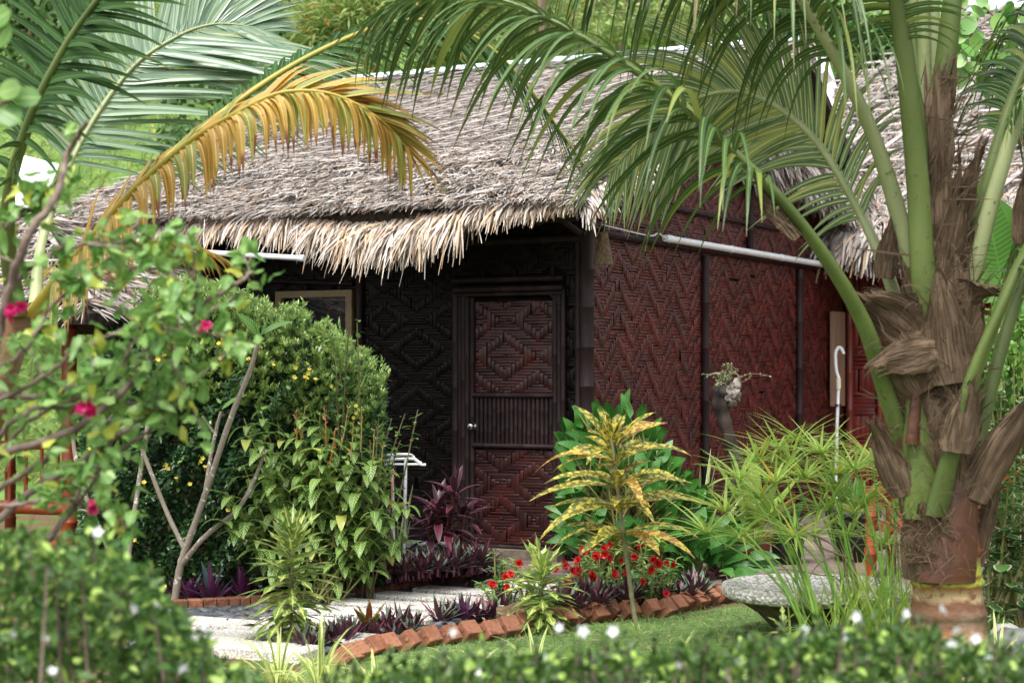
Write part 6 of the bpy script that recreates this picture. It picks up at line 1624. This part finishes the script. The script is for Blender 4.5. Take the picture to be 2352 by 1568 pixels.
for pts, r, leafy, Y in bch:
    q = catmull([P(u, v, Y + R.uniform(-.12, .12)) + rng.normal(0, .012, 3) for u, v in pts], 40); q += rng.normal(0, .003, q.shape); tube(ms, q, np.linspace(r * .7, r * .25, 40), 7)
    for i in range(5, 40, 3):
        d = randdir(1, .2)[0]; tube(ms, [q[i], q[i] + d * .03], [.004, .0008], 4)
    n = int(52 * leafy)
    if n:
        ts = rng.uniform(.28, 1., n); p = interp_rows(ts, q) + rng.normal(0, .035, (n, 3)); d = nrm(rng.normal(0, .8, (n, 3)) + (0, -.1, -.15)); nn = nrm(rng.normal(0, .5, (n, 3)) + (0, -.5, .8))
        blades(ml, p, d, nn, rng.uniform(.045, .095, n), rng.uniform(.03, .06, n), .6, 6, prof_heart, fold=.2, wave=.08)
    for i in range(int(5 * leafy)):   # side twigs
        s = q[R.randrange(8, 39)]; e = s + rng.normal(0, .12, 3) + (0, 0, .03); c = catmull([s, (s + e) / 2 + rng.normal(0, .02, 3), e], 8); tube(ms, c, np.linspace(.005, .0015, 8), 5)
        n = 7; p = interp_rows(rng.uniform(.2, 1, n), c); blades(ml, p, nrm(rng.normal(0, .8, (n, 3)) + (0, 0, -.1)), nrm(rng.normal(0, .5, (n, 3)) + (0, -.5, .8)), rng.uniform(.045, .085, n), rng.uniform(.03, .055, n), .6, 6, prof_heart, fold=.2, wave=.08)
# leafy mass low on the left
N = 190; u = rng.uniform(-40, 330, N); v = 760 + 330 * rng.random(N) + u * .15; Yr_ = rng.uniform(5.9, 6.6, N)
blades(ml, np.stack([(u - CX) / FPX * Yr_, Yr_, CZ - (v - HV) / FPX * Yr_], 1), nrm(rng.normal(0, .8, (N, 3)) + (0, 0, -.1)), nrm(rng.normal(0, .5, (N, 3)) + (0, -.5, .8)), rng.uniform(.035, .075, N), rng.uniform(.025, .045, N), .6, 5, prof_heart, fold=.2)
ml.build('foliage', MBOUG, bou); ms.build('branches', MTHORN, bou)
pk = []
for i in range(3):
    mb = MB()
    for j in range(2 + i):
        c = rng.normal(0, .02, 3); flower5(mb, c, randdir(1, .2)[0] + (0, -1, 0), .05, 3, .5, 1.1, prof_round); flower5(mb, c, randdir(1, .2)[0] + (0, -1, 0), .045, 3, .7, 1., prof_round)
    pk.append(mb)
flowers(bou, pk, MPINK, [P(u, v, 5.95) for u, v in ((470, 745), (192, 935), (207, 942), (220, 1160), (30, 715), (22, 1295))], sc=(.42, .6))

MHEDGE = leafmat('hedge_leaf', lin('#2a4a1e'), lin('#55782f'), rough=.42, tr=.3, third=lin('#9ab858'), third_p=.12, spec=.35)
MWHITE = leafmat('white_petal', lin('#e8ecf0'), lin('#f4f6f8'), rough=.5, tr=.3)
MHEDGL = leafmat('loose_hedge_leaf', lin('#34562a'), lin('#64893f'), rough=.45, tr=.32, third=lin('#a3bf62'), third_p=.14, spec=.3)
def hedge(label, us_, tops_, Y0, Y1, N, base_u, fl_uv, L=.036, W=.017, mat=None, rag=1.):
    b = GY(base_u, (Y0 + Y1) / 2); t = thing('flowering_hedge', label, 'hedge', b)
    ml, ms = MB(), MB()
    u = rng.uniform(us_[0], us_[-1], N); Y = rng.uniform(Y0, Y1, N)
    top = np.interp(u, us_, tops_) + rag * 17 * smooth_noise(u * .022 + Y * 2.3, 1) + 12 * smooth_noise(u * .07 + Y * 5, 4) + 10
    v = top + 300 * rng.random(N) ** 1.3
    p = np.stack([(u - CX) / FPX * Y, Y, CZ - (v - HV) / FPX * Y], 1)
    d = nrm(rng.normal(0, .8, (N, 3)) + (0, -.25, .5)); nn = nrm(rng.normal(0, .6, (N, 3)) + (0, -.35, .9))
    blades(ml, p, d, nn, L * rng.uniform(.6, 1.3, N), W * rng.uniform(.7, 1.3, N), .5, 3, prof_oval, fold=.25)
    # young shoots standing above the clipped top
    for i in range(int((us_[-1] - us_[0]) / 15)):
        uu = R.uniform(us_[0], us_[-1]); YY = R.uniform(Y0, Y1); tp = np.interp(uu, us_, tops_); e = P(uu + R.uniform(-20, 20), tp - R.uniform(0, 45), YY); s = P(uu, tp + 90, YY)
        c = catmull([s, (s + e) / 2, e], 8); tube(ms, c, np.linspace(.004, .0015, 8), 5); n = 12
        q = interp_rows(np.linspace(.35, 1, n), c); blades(ml, q, nrm(rng.normal(0, .7, (n, 3)) + (0, 0, .6)), nrm(rng.normal(0, .4, (n, 3)) + (0, -.3, 1)), L * rng.uniform(.6, 1., n), W, .4, 3, prof_oval, fold=.25)
    for i in range(int((us_[-1] - us_[0]) / 22)):
        uu = R.uniform(us_[0], us_[-1]); YY = R.uniform(Y0, Y1); e = P(uu, np.interp(uu, us_, tops_) + 40, YY); s = np.array([e[0] + R.uniform(-.1, .1), YY + R.uniform(-.05, .05), 0.])
        tube(ms, catmull([s, (s + e) / 2 + rng.normal(0, .03, 3), e], 8), np.linspace(.009, .003, 8), 5)
    ml.build('foliage', mat or MHEDGE, t); ms.build('stems', MTHORN, t)
    pr = []
    for i in range(3):
        mb = MB(); flower5(mb, np.zeros(3), np.array([R.uniform(-.5, .5), -.7, R.uniform(.0, .6)]), R.uniform(.014, .021), 5, R.uniform(.1, .7), .62, prof_lance); tube(mb, [(0, 0, 0), (0, .012, -.02)], [.004, .002], 5); pr.append(mb)
    flowers(t, pr, MWHITE, [P(u_, v_, Y0 + R.uniform(-.02, .25)) for u_, v_ in fl_uv], sc=(.8, 1.25))
hedge('clipped dark green hedge with white star flowers across the right foreground', [640, 760, 900, 1050, 1200, 1400, 1600, 1750, 1900, 2050, 2200, 2300, 2420], [1640, 1575, 1535, 1525, 1508, 1500, 1500, 1478, 1455, 1450, 1465, 1505, 1550], 4.7, 5.7, 12500, 1700,
      [(1972, 1415), (2080, 1408), (2165, 1395), (1850, 1450), (2195, 1445), (2275, 1500), (2190, 1480), (1285, 1440), (1340, 1448), (1410, 1450), (1040, 1450), (1250, 1510), (1105, 1545), (1560, 1525), (1700, 1518), (2240, 1465), (1935, 1460)])
hedge('looser dark green hedge with a few white flowers in the left foreground', [-80, 60, 180, 260, 330, 420, 480, 560, 640], [1255, 1250, 1270, 1275, 1310, 1440, 1505, 1560, 1620], 4.8, 6.0, 5600, 200,
      [(105, 1465), (225, 1222), (305, 1398), (255, 1435), (360, 1385), (25, 1455), (470, 1440), (560, 1425), (420, 1530), (120, 1540)], .044, .021, MHEDGL, 2.2)
MSTRG = leafmat('striped_grass_blade', lin('#6f9a3e'), lin('#8fb44f'), edge=lin('#e0e09a'), edgew=.45, rough=.4, tr=.35)
for i, (u, Y, n, L, lab) in enumerate([(640, 8.9, 60, .42, 'yellow-edged striped grass clump at the left end of the terracotta row, nearest the left hedge'), (735, 8.7, 60, .42, 'yellow-edged striped grass clump directly in front of the terracotta row'), (860, 8.6, 50, .36, 'yellow-edged striped grass clump right in front of the bronze croton'), (1080, 8.7, 44, .36, 'striped grass clump peeping over the middle of the right hedge'),
                                       (1530, 8.8, 44, .36, 'striped grass clump behind the hedge, below the lawn'), (1640, 8.6, 40, .36, 'striped grass clump at the bottom, below the stone bowl'), (1230, 9.4, 30, .36, 'striped grass at the foot of the right lobed croton'), (2290, 9.0, 50, .4, 'striped grass clump at the bottom right corner by the trunk')]):
    grassy('striped_grass', lab, GY(u, Y), n, L, .028, MSTRG, 1.9, (.5, 1.45), 'plant', 8, group='striped grass along the hedge')
t = thing('leafy_twig', 'blurred round green leaves reaching in at the upper left edge', 'twig', P(-60, 60, 5.5))
mb = MB(); tube(mb, catmull([P(-90, 30, 5.5), P(-20, 45, 5.5), P(10, 90, 5.5)], 8), .006, 6); tube(mb, catmull([P(-90, 260, 5.6), P(0, 240, 5.6), P(30, 225, 5.6)], 8), .005, 6); mb.build('twig', MTHORN, t)
mb = MB(); blades(mb, np.array([P(-25, 55, 5.5), P(-15, 105, 5.5), P(-5, 215, 5.6), P(0, 250, 5.6), P(30, 225, 5.6)]), np.array([(.5, -.2, .3), (.4, -.2, .5), (.6, -.2, .2), (.6, -.2, -.3), (.7, 0, .1)]), (0, -.9, .4), .085, .075, .3, 6, prof_round, fold=.15); mb.build('foliage', MBOUG, t)
